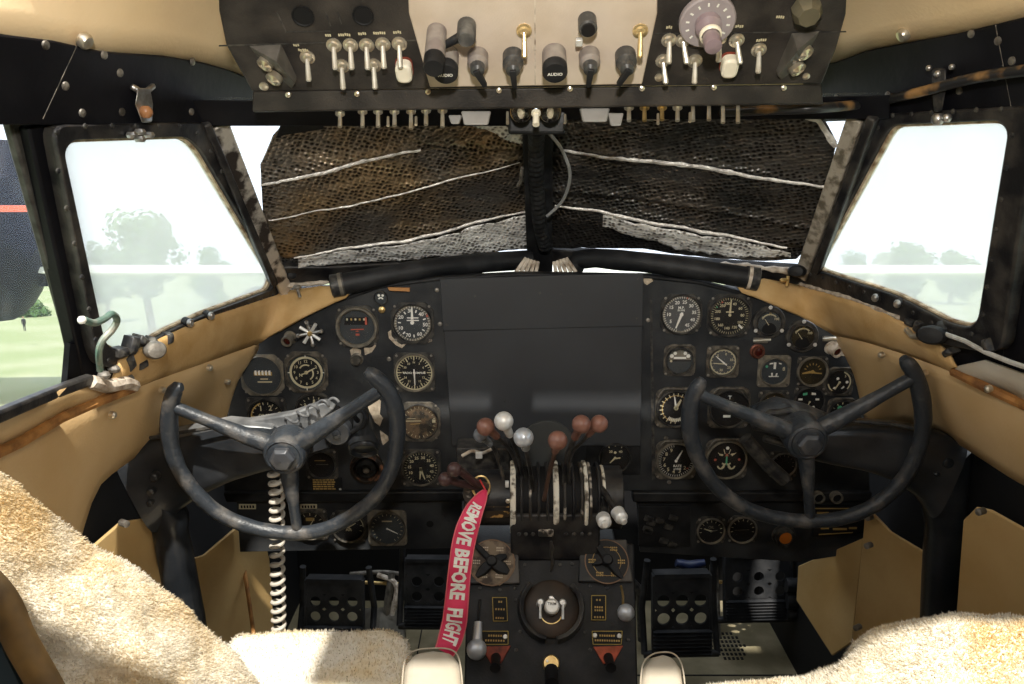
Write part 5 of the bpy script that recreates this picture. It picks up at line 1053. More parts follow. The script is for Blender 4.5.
T = selector('right fuel selector with a clean black dial and long two ended handle', 606, 563, [(580, 541), (626, 541), (632, 583), (578, 583)], 22, DBLK, [(-30, 1.25, .012), (138, 1.0, .012), (255, .7, .008)], False, 2)
m = MB(YEL); m.annulus(.022, .0228, .0119, 40); m.build('yellow_ring', T)
# rudder trim wheel
q = fp(551, 609); s_ = pxs(PFr @ V(q.x, q.y, 0)); T = thing('trim_wheel', 'round rudder trim housing with split outer ring and silver three pronged knob', 'trim wheel', PFr @ Matrix.Translation((q.x, q.y, 0)))
BRZ = mat('bronze_worn_disc', (.022, .018, .015), .45, .2, col2=(.06, .038, .025), scale=18, amt=.5)
m = MB(BRZ); R = 28*s_; m.lathe([(R, .001), (R, .004), (R*.92, .006), (R*.3, .004), (.002, .004)], 40); m.build('disc', T)
RING = mat('split_ring_paint', (.02, .02, .022), .4, col2=(.10, .095, .085), scale=20)
for (a0, a1) in ((-42, -170), (42, 170)):
    m = MB(RING); nn = 26; G = []
    for k in range(nn+1): a = a0+(a1-a0)*k/nn; G.append([(*pol(R*1.0, a), .004), (*pol(R*.98, a), .018), (*pol(R*1.12, a), .024), (*pol(R*1.20, a), .010), (*pol(R*1.2, a), .0)])
    m.ring_loft(G); m.build('split_ring', T, bevel=.001)
m = MB(KWHT); m.at(Matrix.Translation((0, -.002, 0))); m.lathe([(.007, .005), (.007, .020), (.0115, .022), (.0115, .034), (.009, .036)], 22, cap=(True, True)); k = m.build('centre_knob', T)
m = MB(ALU); m.ball((0, .013, .012), .006, 10); m.build('index_pin', T)
m = MB(BZD); m.text('TRIM', 0, .001, .0365, .006); m.build('lettering', k, smooth=0)
for sx in (-1, 1):
    m = MB(KWHT); m.lathe([(.006, .004), (.006, .020), (.004, .023)], 14, (sx*.017, .006), cap=(True, True)); m.tube([(sx*.017, .004, .022), (sx*.017, -.018, .020)], .0022, 8); m.build('prong', T)
m = MB(BRASS); m.annulus(.016, .0175, .0065, 30, (0, -.006), 110, 250); m.build('scale_arc', T)
# placards on the face
YW = mat('yellow_outline', (.40, .30, .08), .6)
def plq(label, P, rows, col, frame_col, knobs=()):
    c = [sum(x[i] for x in P)/len(P) for i in (0, 1)]; q = fp(*c); T = thing('placard', label, 'placard', PFr @ Matrix.Translation((q.x, q.y, 0))); cc = Vector((q.x, q.y)); L = [Vector(p)-cc for p in fl2(P)]
    m = MB(DARK); m.prism([tuple(p) for p in L], 0, .002); m.use(frame_col)
    for a, b in zip(L, L[1:]+L[:1]): m.tube([(a.x*.94, a.y*.94, .002), (b.x*.94, b.y*.94, .002)], .0007, 5)
    m.build('plate', T)
    m = MB(col); w_ = abs(L[1].x-L[0].x); h_ = abs(L[2].y-L[1].y)
    for (fy, fw) in rows:
        k = max(2, int(fw*w_/.0035))
        for j in range(k): m.cbox((-fw*w_/2+(j+.5)*fw*w_/k, fy*h_, .0023), (.0024, .0028, .0005))
    m.build('lettering', T)
    for (fx, fy) in knobs:
        m = MB(KWHT); m.at(Matrix.Translation((fx*w_, fy*h_, .002))); m.lathe([(.0038, 0), (.003, .002)], 10, cap=(False, True)); m.build_each('screw', T)
plq('narrow upright black placard left of the rudder trim wheel', [(492, 597), (507, 597), (508, 622), (493, 622)], [(.3, .3), (0, .7), (-.35, .6)], YEL, YW)
plq('narrow upright black placard right of the rudder trim wheel', [(591, 595), (606, 595), (606, 621), (591, 621)], [(.3, .4), (.02, .6), (-.1, .6), (-.36, .7)], YEL, YW)
plq('wide black placard with one white screw above the left red quadrant', [(480, 631), (509, 631), (509, 645), (482, 645)], [(.15, .5), (-.2, .7)], YEL, YW, [(.35, .1)])
plq('wide black placard with two white screws above the right red quadrant', [(591, 631), (623, 631), (622, 645), (592, 645)], [(.15, .5), (-.2, .8)], YEL, YW, [(-.38, .15), (.38, .15)])
for (u, l, c_) in ((496, 'left', DKRED), (608, 'right', mat('bright_red_paint', (.50, .10, .05), .6, col2=(.2, .05, .02), scale=60))):
    q = fp(u, 658); T = thing('mixture_lever', 'black lever stub with red painted sector, %s bottom of the pedestal' % l, 'lever', PFr @ Matrix.Translation((q.x, q.y, 0)))
    m = MB(c_); cc = Vector((q.x, q.y)); m.prism([tuple(Vector(p)-cc) for p in fl2([(u-15, 647), (u+15, 646), (u+10, 655), (u+5, 664), (u-5, 664), (u-9, 657)])], 0, .004); m.build('red_sector', T, bevel=.001)
    m = MB(BLK); m.tube([(0, .0, .004), (0, -.010, .025), (0, -.018, .035)], [.0075, .006, .008], 14); m.build('stub', T)
q = fp(551, 664); T = thing('brass_cap', 'brass slotted cap with black stem at the bottom centre of the pedestal', 'cap', PFr @ Matrix.Translation((q.x, q.y, 0)))
m = MB(BRASS); m.lathe([(.013, 0), (.013, .006), (.011, .009), (.002, .009)], 22, cap=(False, True)); m.build('cap', T); m = MB(KWHT); m.lathe([(.002, .009), (.0018, .0105)], 8, (-.006, .003), cap=(False, True)); m.build('pin', T)
m = MB(BLK); m.tube([(0, -.008, .008), (0, -.03, .03)], .010, 14); m.build('stem', T)
# silver ball levers at the sides
def path_lever(name, label, cat, pts, rad, mt, kn, kr, kmt, taper=None, parent=None, shaft='shaft', sc=(1, 1, 1)):
    P = [at_y(*p) for p in pts]
    if parent is None: T = thing(name, label, cat, Matrix.Translation(P[0])); Ti = T.matrix_world.inverted(); root = T
    else: Ti = parent.matrix_world.inverted()
    m = MB(mt); Q = smooth_path([Ti @ p for p in P], 6); m.tube(Q, rad, 10)
    if parent is None: m.build(shaft, T)
    else: root = m.build(name, parent); 
    m = MB(kmt); e = Q[-1]; d = (Q[-1]-Q[-3]).normalized()
    if taper: m.tube([e-d*taper[0], e-d*taper[0]*.5, e], [taper[1]*.9, taper[1], taper[1]*1.15], 14)
    m.ball(e+d*kr*.6, kr, 22, sc); m.build('knob', root); return root
path_lever('crank_lever', 'pear shaped silver ball lever low on the left side of the pedestal', 'lever', [(480, 600, 1.09), (479, 612, 1.07), (478, 625, 1.05), (477, 643, 1.03)], .0025, BLK, 0, .0150, KGRY, taper=(.030, .0068))
path_lever('crank_lever', 'round silver ball lever low on the right side of the pedestal', 'lever', [(621, 586, 1.11), (623, 596, 1.09), (623, 606, 1.07), (625, 611, 1.05)], .0018, BRASS, 0, .0128, KGRY)
# power levers in the quadrant (parts of the pedestal)
LEV = mat('lever_steel_dark', (.02, .02, .022), .4, .5, col2=(.10, .09, .08), scale=60)
BRL = mat('brown_lever', (.10, .055, .04), .5, col2=(.05, .03, .02), scale=60)
path_lever('power_lever', '', '', [(518, 478, 1.16), (508, 462, 1.17), (505, 448, 1.15), (499, 438, 1.13)][:0] or [(520, 480, 1.18), (514, 458, 1.16), (506, 445, 1.14), (488, 429, 1.10)], .0032, LEV, 0, 0.0135, KBRN, taper=(0.0297, 0.0064), parent=ped)
path_lever('power_lever', '', '', [(524, 480, 1.18), (518, 456, 1.15), (512, 440, 1.12), (505, 424, 1.09)], .0032, LEV, 0, 0.0140, KWHT, taper=(0.0324, 0.0066), parent=ped)
path_lever('power_lever', '', '', [(533, 490, 1.16), (530, 470, 1.13), (527, 455, 1.10), (524, 440, 1.06)], .0034, LEV, 0, 0.0143, KGRY, taper=(0.0297, 0.0073), parent=ped)
path_lever('power_lever', '', '', [(505, 486, 1.18), (500, 466, 1.18), (494, 449, 1.17), (483, 437, 1.15)], .0032, LEV, 0, 0.0117, mat('smoked_knob', (.18, .19, .21), .3), taper=(0.0243, 0.0055), parent=ped)
path_lever('power_lever', '', '', [(544, 500, 1.15), (550, 470, 1.12), (554, 456, 1.09), (557, 443, 1.06)], .0034, BRL, 0, 0.0140, KBRN, taper=(0.0270, 0.0066), parent=ped)
path_lever('power_lever', '', '', [(563, 492, 1.17), (566, 460, 1.15), (571, 446, 1.12), (580, 427, 1.08)], .0034, LEV, 0, 0.0138, KBRN, taper=(0.0324, 0.0066), parent=ped)
path_lever('power_lever', '', '', [(570, 492, 1.17), (570, 458, 1.16), (582, 442, 1.13), (597, 426, 1.09)], .0030, LEV, 0, 0.0131, KBRN, taper=(0.0324, 0.0055), parent=ped)
for i, (a, b) in enumerate((((605, 500, 1.15), (604, 521, 1.07)), ((600, 486, 1.17), (620, 516, 1.09)))):
    P0, P1 = PMi @ at_y(*a), PMi @ at_y(*b); d = (P1-P0).normalized(); m = MB(LEV); m.tube([P0, P1], .005, 8); o = m.build('friction_lever', ped)
    m = MB(KWHT); m.at(frame(P1, d if i else V(-.0, -1, .1), V(0, 0, 1))); m.lathe([(.011, -.010), (.0102, -.002), (.0102, .006), (.008, .009), (.0055, .010), (.0055, .015), (.004, .017), (.001, .017)], 22, cap=(True, True)); m.build('knob', o)
o = path_lever('twin_lever', '', '', [(486, 486, 1.13), (474, 482, 1.10), (463, 473, 1.07), (456, 470, 1.05)], .006, KPUR, 0, .0105, KPUR, parent=ped)
o = path_lever('twin_lever', '', '', [(488, 488, 1.14), (472, 486, 1.11), (455, 482, 1.09), (448, 480, 1.08)], .006, KPUR, 0, .0105, KPUR, parent=ped)
# round shield behind the levers
m = MB(mat('shield_plate', (.035, .037, .037), .5, col2=(.05, .052, .05), scale=12)); p = PMi @ at_y(547, 447, 1.25); m.at(frame(p, V(0, -1, 0))); R = .047
m.prism([(R*math.cos(a), max(-.06, R*math.sin(a))) for a in [math.radians(-20+k*220/30) for k in range(31)]] + [(-R*.94, -.06), (R*.94, -.06)], -.003, .003); m.build('round_shield', ped, bevel=.001)
m = MB(KWHT)
for (u, v, w_, h_, y) in ((479, 455, 8, 8, 1.24), (507, 484, 4, 7, 1.145), (568, 462, 4, 8, 1.20)): a = PMi @ at_y(u, v, y); m.cbox(a, (w_*.0014, .006, h_*.0014))
m.build_each('index_tab', ped, bevel=.0008)
m = MB(SEAL); m.tube(smooth_path([PMi @ at_y(u, v, 1.26) for u, v in ((462, 456), (472, 451), (482, 453), (492, 449))], 5), .003, 8); m.build('cable', ped)
m = MB(BZD); a = [PMi @ at_y(u, v, 1.30) for u, v in ((456, 448), (510, 448), (510, 474), (456, 474))]; m.ring_loft([a, [p + V(0, .05, 0) for p in a]]); m.build('gear_box', ped, bevel=.003)
# pull rings on the left drum
for (u, v) in ((481, 487),):
    m = MB(BRASS); p = PMi @ at_y(u, v, 1.13); m.at(frame(p, V(0, -1, .2))); m.tube([(.013*math.cos(a), .017*math.sin(a), 0) for a in [2*PI*k/20 for k in range(20)]], .0018, 8, closed=True); m.build('pull_ring', ped)
m = MB(SLOT); m.at(PMi @ frame(at_y(468, 493, 1.145), V(0, -1, .1))); m.lathe([(.009, -.01), (.010, 0), (.009, .004)], 14, cap=(True, True), sx=.8, sy=1.7); m.build('end_cam', ped, bevel=.001)

# ================================================= warning streamer
T = thing('warning_streamer', 'pink red remove before flight streamer hanging from the pedestal lever', 'streamer', Matrix.Translation(at_y(485, 492, 1.10))); Ti = T.matrix_world.inverted()
PINK = mat('streamer_cloth', (.72, .05, .13), .55, col2=(.62, .035, .10), scale=20, bump=.2)
PNK2 = mat('streamer_edge', (.72, .16, .18), .55)
cl = [(486, 490, 1.095, 1.5), (482, 497, 1.08, 6), (474, 510, 1.06, 9.5), (467, 528, 1.05, 11.5), (462, 550, 1.04, 11.5), (459, 575, 1.03, 11.5), (457, 600, 1.025, 12), (455, 622, 1.02, 12.5), (450, 640, 1.01, 12.5), (444, 652, 1.0, 10)]
def clp(s):
    s = s*(len(cl)-1); k = min(len(cl)-2, int(s)); f = s-k
    f2 = f; a, b = cl[k], cl[k+1]; return [a[i]+(b[i]-a[i])*f2 for i in range(4)]
CLs = []
for k in range(81): CLs.append(clp(k/80))
for _ in range(10): CLs = [CLs[0]] + [[(CLs[i-1][j]+2*CLs[i][j]+CLs[i+1][j])/4 for j in range(4)] for i in range(1, 80)] + [CLs[80]]
rows = []
for k, (u, v, y, hw) in enumerate(CLs):
    k0, k1 = max(0, k-1), min(80, k+1); tx, ty = CLs[k1][0]-CLs[k0][0], CLs[k1][1]-CLs[k0][1]; l = math.hypot(tx, ty); nx, ny = -ty/l, tx/l   # left-hand normal in view
    c = Ti @ at_y(u, v, y); sz = pxs(at_y(u, v, y)); w3 = (V(1, 0, 0)*(-nx) + V(0, -.25, -.95)*(-ny)).normalized() if False else None
    a = Ti @ at_y(u+nx*hw, v+ny*hw, y+.006*math.sin(k*.13)); b = Ti @ at_y(u-nx*hw, v-ny*hw, y-.006*math.sin(k*.13+.6)); rows.append((a, c, b))
def st(s, tt, off=0):   # s along 0..1, tt across 0..1 (0 = right edge)
    x = s*80; k = min(79, max(0, int(x))); f = x-k
    A = rows[k][0].lerp(rows[k+1][0], f); B = rows[k][2].lerp(rows[k+1][2], f); p = A.lerp(B, tt); n = (rows[k+1][1]-rows[k][1]).cross(B-A).normalized()
    if n.y > 0: n = -n
    return p + n*(off+.0035*math.sin(tt*PI)*math.sin(k*.35))
m = MB(PINK); m.grid([[st(k/80, t/8) for t in range(9)] for k in range(81)]); m.build('cloth', T, smooth=180, solid=.0008)
m = MB(PNK2)
for tt in (.02, .98): m.tube([st(k/80, tt, .0008) for k in range(2, 81)], .0009, 5)
m.build_each('stitched_edge', T)
m = MB(WHITE); vs, fs = text_mesh('REMOVE BEFORE  FLIGHT', True, .04); x0 = min(p.x for p in vs); x1 = max(p.x for p in vs); y0 = min(p.y for p in vs); y1 = max(p.y for p in vs)
dens = []
bmT = bmesh.new(); vv = [bmT.verts.new(p) for p in vs]
for f in fs:
    try: bmT.faces.new([vv[i] for i in f])
    except ValueError: pass
bmesh.ops.triangulate(bmT, faces=bmT.faces); bmesh.ops.subdivide_edges(bmT, edges=[e for e in bmT.edges if e.calc_length() > .15], cuts=2)
bmT.verts.index_update(); dens = [v.co.copy() for v in bmT.verts]; tf = [[v.index for v in f.verts] for f in bmT.faces]; bmT.free()
e0 = st(0, 0); right_first = (rows[40][0].x > rows[40][2].x)
nv = []
for p in dens:
    s = .17 + .75*(p.x-x0)/(x1-x0); t = .17+.66*(p.y-y0)/(y1-y0)
    t = 1-t if right_first else t
    nv.append(m.bm.verts.new(st(s, t, .0016)))
for f in tf: m.face([nv[i] for i in f])
m.build('lettering', T, smooth=0, recalc=False)
m = MB(mat('red_cord', (.6, .05, .05), .5)); m.tube([Ti @ at_y(486, 491, 1.095), Ti @ at_y(482, 484, 1.10), Ti @ at_y(480, 480, 1.11)], .0012, 6); m.build('cord', T)
HEXM = mat('hub_nut_worn', (.045, .048, .055), .35, .2, col2=(.14, .13, .12), scale=60, amt=.5, lo=.5, hi=.8, spec=.5)
# ================================================= control wheels
def wheel(label, hub, rimpts, spokes, yh, lean, horn_r=1.0, worn=None):
    H = at_y(hub[0], hub[1], yh); n = V(0, -math.cos(lean), math.sin(lean)); Fm = frame(H, n); Fi = Fm.inverted()
    T = thing('control_yoke', label, 'control yoke', Fm, 'control yokes')
    def w(u, v): q = Fi @ on_pl(u, v, H, n); return V(q.x, q.y, 0)
    R = [w(*p) for p in rimpts]; R = smooth_path(R, 8); R = resample(R, 110)
    m = MB(WHEEL); rr = []
    for i, p in enumerate(R):
        s = i/109; e = min(s, 1-s); r = .0112 + .0018*max(0, 1-abs(e-.10)/.10) 
        # finger grips on the underside of the lower rim
        if e > .12: r *= 1+.025*math.sin(i*1.1)
        if e < .02: r *= .55+.45*math.sqrt(e/.02)
        rr.append(r)
    m.tube(R, rr, 16); m.build('rim', T)
    for (a, b, r0, r1) in spokes:
        A = w(*a); d = A.length; B = w(*b); m = MB(WHEEL); k0 = A.normalized()*.012+V(0, 0, -.004)
        m.tube([k0, A.lerp(B, .0)*.35 + V(0, 0, .000), A*.7, A], [r0*1.35, r0*1.2, r1*1.15, r1*1.15], 14); o = m.build('spoke', T)
    m = MB(WHEEL); m.lathe([(.031, -.028), (.0315, .008), (.029, .014), (.0255, .016), (.0235, .0145), (.0195, .0165), (.001, .0165)], 36, cap=(True, False)); hb = m.build('hub', T)
    m = MB(HEXM); m.lathe([(.0190, .014), (.0190, .024), (.0155, .029), (.001, .031)], 6); m.build('hub_nut', hb, smooth=25, bevel=.0012)
    return T, Fm
wheel('black horned control yoke wheel at left with sunlit worn lower rim', (286, 452),
      [(182, 387), (176, 389), (171, 403), (169, 425), (172, 450), (182, 474), (199, 496), (222, 515), (255, 528), (290, 533), (322, 530), (352, 516), (376, 496), (391, 470), (397, 440), (396, 412), (388, 391), (376, 378), (366, 370)],
      [((172, 406), None, .0125, .0085), ((383, 390), None, .0125, .0085), ((297, 527), None, .012, .0075)].__class__([((172, 406), (172, 406), .0105, .0080), ((380, 391), (380, 391), .0115, .0085), ((297, 527), (297, 527), .011, .0070)]), 1.10, math.radians(-8))
wheel('black horned control yoke wheel at right with evenly dark rim', (805, 438),
      [(703, 379), (696, 390), (690, 410), (691, 436), (701, 464), (718, 488), (742, 506), (772, 517), (806, 521), (842, 518), (875, 505), (901, 482), (917, 453), (923, 424), (921, 396), (914, 373), (903, 358)],
      [((697, 394), (697, 394), .0105, .0080), ((916, 376), (916, 376), .0110, .0085), ((810, 516), (810, 516), .010, .0072)], 1.12, math.radians(-8))
# ================================================= control columns: arm and upright leg
COLM = mat('column_black', (.010, .012, .015), .35, col2=(.035, .037, .041), scale=14, amt=.5, bump=.2, bscale=200, coat=.25)
ARMG = mat('column_worn_edge', (.30, .29, .28), .35, .5, col2=(.06, .06, .065), scale=14, amt=.5)
for side, hub in (('left', (288, 450)), ('right', (806, 438))):
    L = side == 'left'; yA = 1.20
    if L:
        top = [(300, 432), (262, 425), (225, 424), (185, 430), (150, 436), (118, 449)]; bot = [(300, 462), (268, 468), (235, 478), (205, 492), (180, 510), (160, 530)]
        leg = [((112, 452), (176, 505)), ((140, 470), (187, 520)), ((150, 500), (186, 535)), ((161, 560), (193, 568)), ((172, 620), (203, 620)), ((182, 690), (212, 690))]
        ys = [1.16, 1.165, 1.17, 1.175, 1.17, 1.15]
    else:
        top = [(800, 424), (830, 420), (862, 420), (895, 422), (930, 428), (962, 438)]; bot = [(800, 455), (830, 462), (862, 468), (890, 478), (915, 495), (928, 515)]
        leg = [((912, 485), (972, 440)), ((925, 510), (966, 480)), ((928, 530), (962, 515)), ((926, 560), (957, 565)), ((923, 620), (953, 620)), ((920, 690), (950, 690))]
        ys = [1.17, 1.17, 1.17, 1.17, 1.16, 1.15]
    base = at_y(*(leg[-1][0]), 1.15); T = thing('control_column', 'black curved %s control column reaching from the side wall to its wheel hub' % side, 'control column', Matrix.Translation(V(base.x, 1.2, 0))); Ti = T.matrix_world.inverted()
    rings = []
    TP = resample([at_y(u, v, y+.0) for (u, v), y in zip(top, ys)], 16); BP = resample([at_y(u, v, y+.0) for (u, v), y in zip(bot, ys)], 16)
    for a, b in zip(TP, BP):
        c = (a+b)/2; h = (a-b)/2; ring = []
        for k in range(20):
            an = 2*PI*k/20; cx, cy = math.cos(an), math.sin(an); cx = math.copysign(abs(cx)**.6, cx); cy = math.copysign(abs(cy)**.6, cy)
            ring.append(Ti @ (c + h*cy + V(0, -.030*cx, 0)))
        rings.append(ring)
    m = MB(COLM); m.ring_loft(rings); m.build('arm', T, smooth=60)
    rings = []
    for (a, b) in leg:
        p, q = at_y(*a, 1.165), at_y(*b, 1.165); c = (p+q)/2; h = (q-p)/2; ring = []
        for k in range(20):
            an = 2*PI*k/20; cx, cy = math.cos(an), math.sin(an); cx = math.copysign(abs(cx)**.7, cx); cy = math.copysign(abs(cy)**.7, cy)
            ring.append(Ti @ (c + h*cy + V(0, -.028*cx, 0)))
        rings.append(ring)
    rings.append([V(p.x, p.y, 0.0) for p in rings[-1]])
    m = MB(COLM); m.ring_loft(rings); m.build('upright', T, smooth=60)
    m = MB(BLK); Hc = at_y(*hub, 1.13); m.at(Ti @ frame(Hc, V(0, -1, 0))); m.lathe([(.024, -.09), (.027, -.03), (.022, -.004)], 28, cap=(True, True)); m.build('shaft_housing', T)
    m = MB(BZD if L else COLM)
    for (u, v, r) in (((154, 477, .0065), (151, 492, .006), (150, 503, .005)) if L else ((948, 463, .0085), (953, 478, .0055), (936, 474, .004))):
        p = Ti @ at_y(u, v, 1.128); m.at(frame(p, V(0, -1, .0))); m.lathe([(r, -.01), (r, .003), (r*.6, .005), (r*.2, .005)], 14, cap=(True, True))
    m.build_each('bolt', T)
    m = MB(BZD)
    if not L:
        m.tube([Ti @ at_y(u, v, 1.13) for u, v in ((850, 421), (890, 424), (930, 431))], .003, 8); m.build_each('edge_strip', T)
    else: m.tube([Ti @ at_y(u, v, 1.13) for u, v in ((150, 438), (185, 432), (230, 425))], .003, 8); m.build_each('edge_strip', T)
# gearbox casting behind right hub, and left light-coloured link behind left hub
T = thing('wheel_gearbox', 'rounded dark casting behind and above the right wheel hub', 'gear case', Matrix.Translation(at_y(770, 420, 1.20))); Ti = T.matrix_world.inverted()
m = MB(WHEEL); m.tube([Ti @ at_y(u, v, 1.20) for u, v in ((752, 418), (775, 415), (800, 420), (835, 424))], [.020, .030, .028, .012], 18); m.ball(Ti @ at_y(775, 413, 1.19), .026, 18, (1.3, .8, .8)); m.build('case', T)
m = MB(BZD); m.tube([Ti @ at_y(u, v, 1.17) for u, v in ((755, 424), (770, 413), (790, 411), (808, 420))], .006, 10); m.ball(Ti @ at_y(778, 422, 1.165), .005, 8); m.build('link', T)
m = MB(BZD); m.tube([Ti @ at_y(u, v, 1.17) for u, v in ((764, 438), (785, 444), (800, 442))], .006, 10); m.tube([Ti @ at_y(u, v, 1.24) for u, v in ((745, 438), (768, 465), (785, 480))], .012, 10); m.build_each('linkage', T)
# sunlit pale link plate above left arm
T = thing('arm_cover', 'pale scuffed metal cover along the top of the left column arm', 'cover', Matrix.Translation(at_y(290, 425, 1.17))); Ti = T.matrix_world.inverted()
PALE = mat('scuffed_grey_metal', (.10, .105, .11), .4, .3, col2=(.30, .30, .30), scale=22, amt=.5, bump=.2)
a = [Ti @ at_y(u, v, 1.17) for u, v in ((225, 425), (290, 414), (324, 402), (334, 409), (318, 423), (300, 437), (262, 440))]; m = MB(PALE); m.ring_loft([a, [p + V(0, .022, 0) for p in a]]); m.build('plate', T, bevel=.003)
m = MB(PALE); a = [Ti @ at_y(u, v, 1.155) for u, v in ((165, 436), (225, 424), (270, 428), (285, 440), (200, 447))]; m.ring_loft([a, [p + V(0, .03, .004) for p in a]]); m.build('link_plate', T, bevel=.003)

# ================================================= coiled cord on the left wheel
def coil(name, label, pts, R, r, turns, mt, seg=10):
    P = [at_y(*p) for p in pts]; T = thing(name, label, 'cord', Matrix.Translation(P[0])); Ti = T.matrix_world.inverted(); Q = resample(smooth_path([Ti @ p for p in P], 10), 400); out = []
    for i, p in enumerate(Q):
        t = (Q[min(i+1, 399)]-Q[max(0, i-1)]).normalized(); a = t.cross(V(0, 1, 0)).normalized(); b = t.cross(a); th = 2*PI*turns*i/399; rr = R(i/399) if callable(R) else R
        out.append(p + (a*math.cos(th)+b*math.sin(th))*rr)
    m = MB(mt); m.tube(out, r, 8); m.build('coil', T); return T
CRD = mat('cord_off_white', (.48, .45, .39), .5, col2=(.42, .38, .32), scale=40)
CRDG = mat('cord_grey', (.07, .073, .078), .45, col2=(.14, .14, .14), scale=40)
coil('coiled_cord', 'off white coiled cord hanging straight down behind the left wheel', [(275, 470, 1.15), (277, 500, 1.16), (277, 540, 1.17), (278, 590, 1.17), (279, 640, 1.17), (280, 690, 1.16)], .0095, .0034, 24, CRD)
coil('coiled_cord', 'short grey coiled cord looped over the left column arm', [(277, 430, 1.14), (292, 420, 1.15), (306, 412, 1.15), (322, 405, 1.17), (336, 402, 1.19)], .0068, .0022, 5.2, CRDG)
# map lamp by the left wheel
T = thing('map_lamp', 'black swivel map lamp with hooded socket behind the left wheel spoke', 'lamp', Matrix.Translation(at_y(350, 425, 1.25))); Ti = T.matrix_world.inverted()
q = lambda u, v, y: Ti @ at_y(u, v, y)
m = MB(BLK); m.tube([q(332, 412, 1.22), q(345, 420, 1.24), q(360, 418, 1.26)], [.014, .016, .012], 14); m.build('swivel', T)
m = MB(COLM); m.at(Ti @ frame(at_y(337, 433, 1.17), V(0, -1, -.1))); m.lathe([(.020, -.02), (.021, .0), (.019, .003), (.006, .003), (.006, .007), (.001, .008)], 24, cap=(True, False)); m.build('round_head', T)
m = MB(COLM); a = [Ti @ at_y(u, v, 1.18) for u, v in ((310, 436), (322, 430), (330, 448), (309, 454))]; m.ring_loft([a, [p + V(0, .02, 0) for p in a]]); m.build('bracket', T, bevel=.002)
m = MB(COLM); m.tube([q(362, 414, 1.22), q(363, 432, 1.19), q(364, 440, 1.18), q(364, 452, 1.165)], [.012, .015, .020, .0215], 22, cap=False); m.tube([q(364, 443, 1.175), q(364, 447, 1.17)], .0235, 22); m.build('hood', T, solid=.002)
m = MB(BLK); m.tube(smooth_path([q(352, 432, 1.17), q(364, 424, 1.15), q(366, 415, 1.15), q(360, 410, 1.16), q(354, 415, 1.17), q(358, 421, 1.18)], 6), .004, 8); m.build('wire', T)
m = MB(COLM); m.tube([q(364, 408, 1.23), q(368, 420, 1.22), q(371, 432, 1.20)], .0065, 10); m.build('stem', T)

# ================================================= rudder pedals
PEDM = mat('pedal_black', (.011, .012, .014), .6, col2=(.04, .04, .042), scale=20, bump=.2)
def pedal(label, u0, u1, vt, vb, y, rows, slots, skew=0.0):
    B = at_y((u0+u1)/2, vb, y); Tp = at_y((u0+u1)/2, vt, y+.03); s = pxs(B); w_ = (u1-u0)*s/2; d = (Tp-B); Hh = d.length; n = V(1, 0, 0).cross(d).normalized(); n = n if n.y < 0 else -n
    Fm = frame(B, n, d); T = thing('rudder_pedal', label, 'pedal', Fm, 'rudder pedals')
    # plate with round holes: rows of boxes and ring frames
    m = MB(PEDM); hy0 = Hh*.36; hy1 = Hh*.80; tw = w_*.88
    nc = slots; cw = 2*w_*.92/nc; ch = (hy1-hy0)/2
    for i in range(nc):
        for j in range(2):
            cx = -w_*.92+cw*(i+.5); cy = hy0+ch*(j+.5); R = min(cw, ch)*.34; N = 24; A0, A1, C0, C1 = [], [], [], []
            for k in range(N):
                a = 2*PI*(k+.5)/N; c, s2 = math.cos(a), math.sin(a); sc = 1/max(abs(c), abs(s2)); A0.append(m.v((cx+R*c, cy+R*s2, .004))); A1.append(m.v((cx+cw/2*c*sc, cy+ch/2*s2*sc, .004))); C0.append(m.v((cx+R*c, cy+R*s2, -.004)))
            for k in range(N): l = (k+1) % N; m.face([A0[k], A0[l], A1[l], A1[k]]); m.face([A0[k], C0[k], C0[l], A0[l]])
    m.box(-w_*.92, w_*.92, hy1, Hh, -.006, .004); m.box(-w_*.92, w_*.92, Hh*.97, Hh*1.02, -.03, .006)
    m.box(-w_*.98, -w_*.90, hy0*.2, Hh, -.02, .006).box(w_*.90, w_*.98, hy0*.2, Hh, -.02, .006); m.build('pedal_plate', T)
    m = MB(PEDM); k = 7
    for i in range(k): y0 = hy0*.06 + i*hy0*.9/k; m.ring_loft([[(x, y0, .002), (x, y0+hy0*.42/k, .013), (x, y0+hy0*.75/k, .002)] for x in (-w_*.96, w_*.96)])
    m.box(-w_, w_, 0, hy0, -.008, .003); m.build('tread', T)
    m = MB(PEDM); m.tube([(-w_*1.25, .0, -.012), (w_*1.25, .0, -.012)], .009, 12); m.tube([(-w_*1.22, 0, -.012), (-w_*1.22, Hh*.5, -.05), (-w_*1.1, Hh*1.15, -.02)], .008, 10); m.tube([(w_*1.22, 0, -.012), (w_*1.22, Hh*.5, -.05), (w_*1.1, Hh*1.15, -.02)], .008, 10)
    m.build('hanger', T)
    return T
pedal('outer left rudder pedal with pale holes beside the coiled cord', 304, 364, 580, 648, 1.72, 2, 3)
pedal('inner left rudder pedal behind the red streamer', 404, 452, 560, 628, 1.80, 2, 2)
pedal('inner right rudder pedal, lower one beside the pedestal', 652, 712, 575, 656, 1.68, 2, 3)
pedal('outer right rudder pedal, higher one beside the tan side panel', 724, 793, 556, 621, 1.80, 2, 3)
m = MB(PEDM); m.lathe([(.03, 0)], 8) if False else None
T = thing('pedal_bearing', 'dark cylindrical bearing at the outer end of the right rudder pedal', 'bearing', Matrix.Translation(at_y(795, 605, 1.80))); Ti = T.matrix_world.inverted()
for (v, r) in ((585, .018), (600, .022), (613, .018)):
    m = MB(PEDM); m.tube([Ti @ at_y(786, v, 1.80), Ti @ at_y(800, v, 1.80)], r, 16); m.build('collar', T)
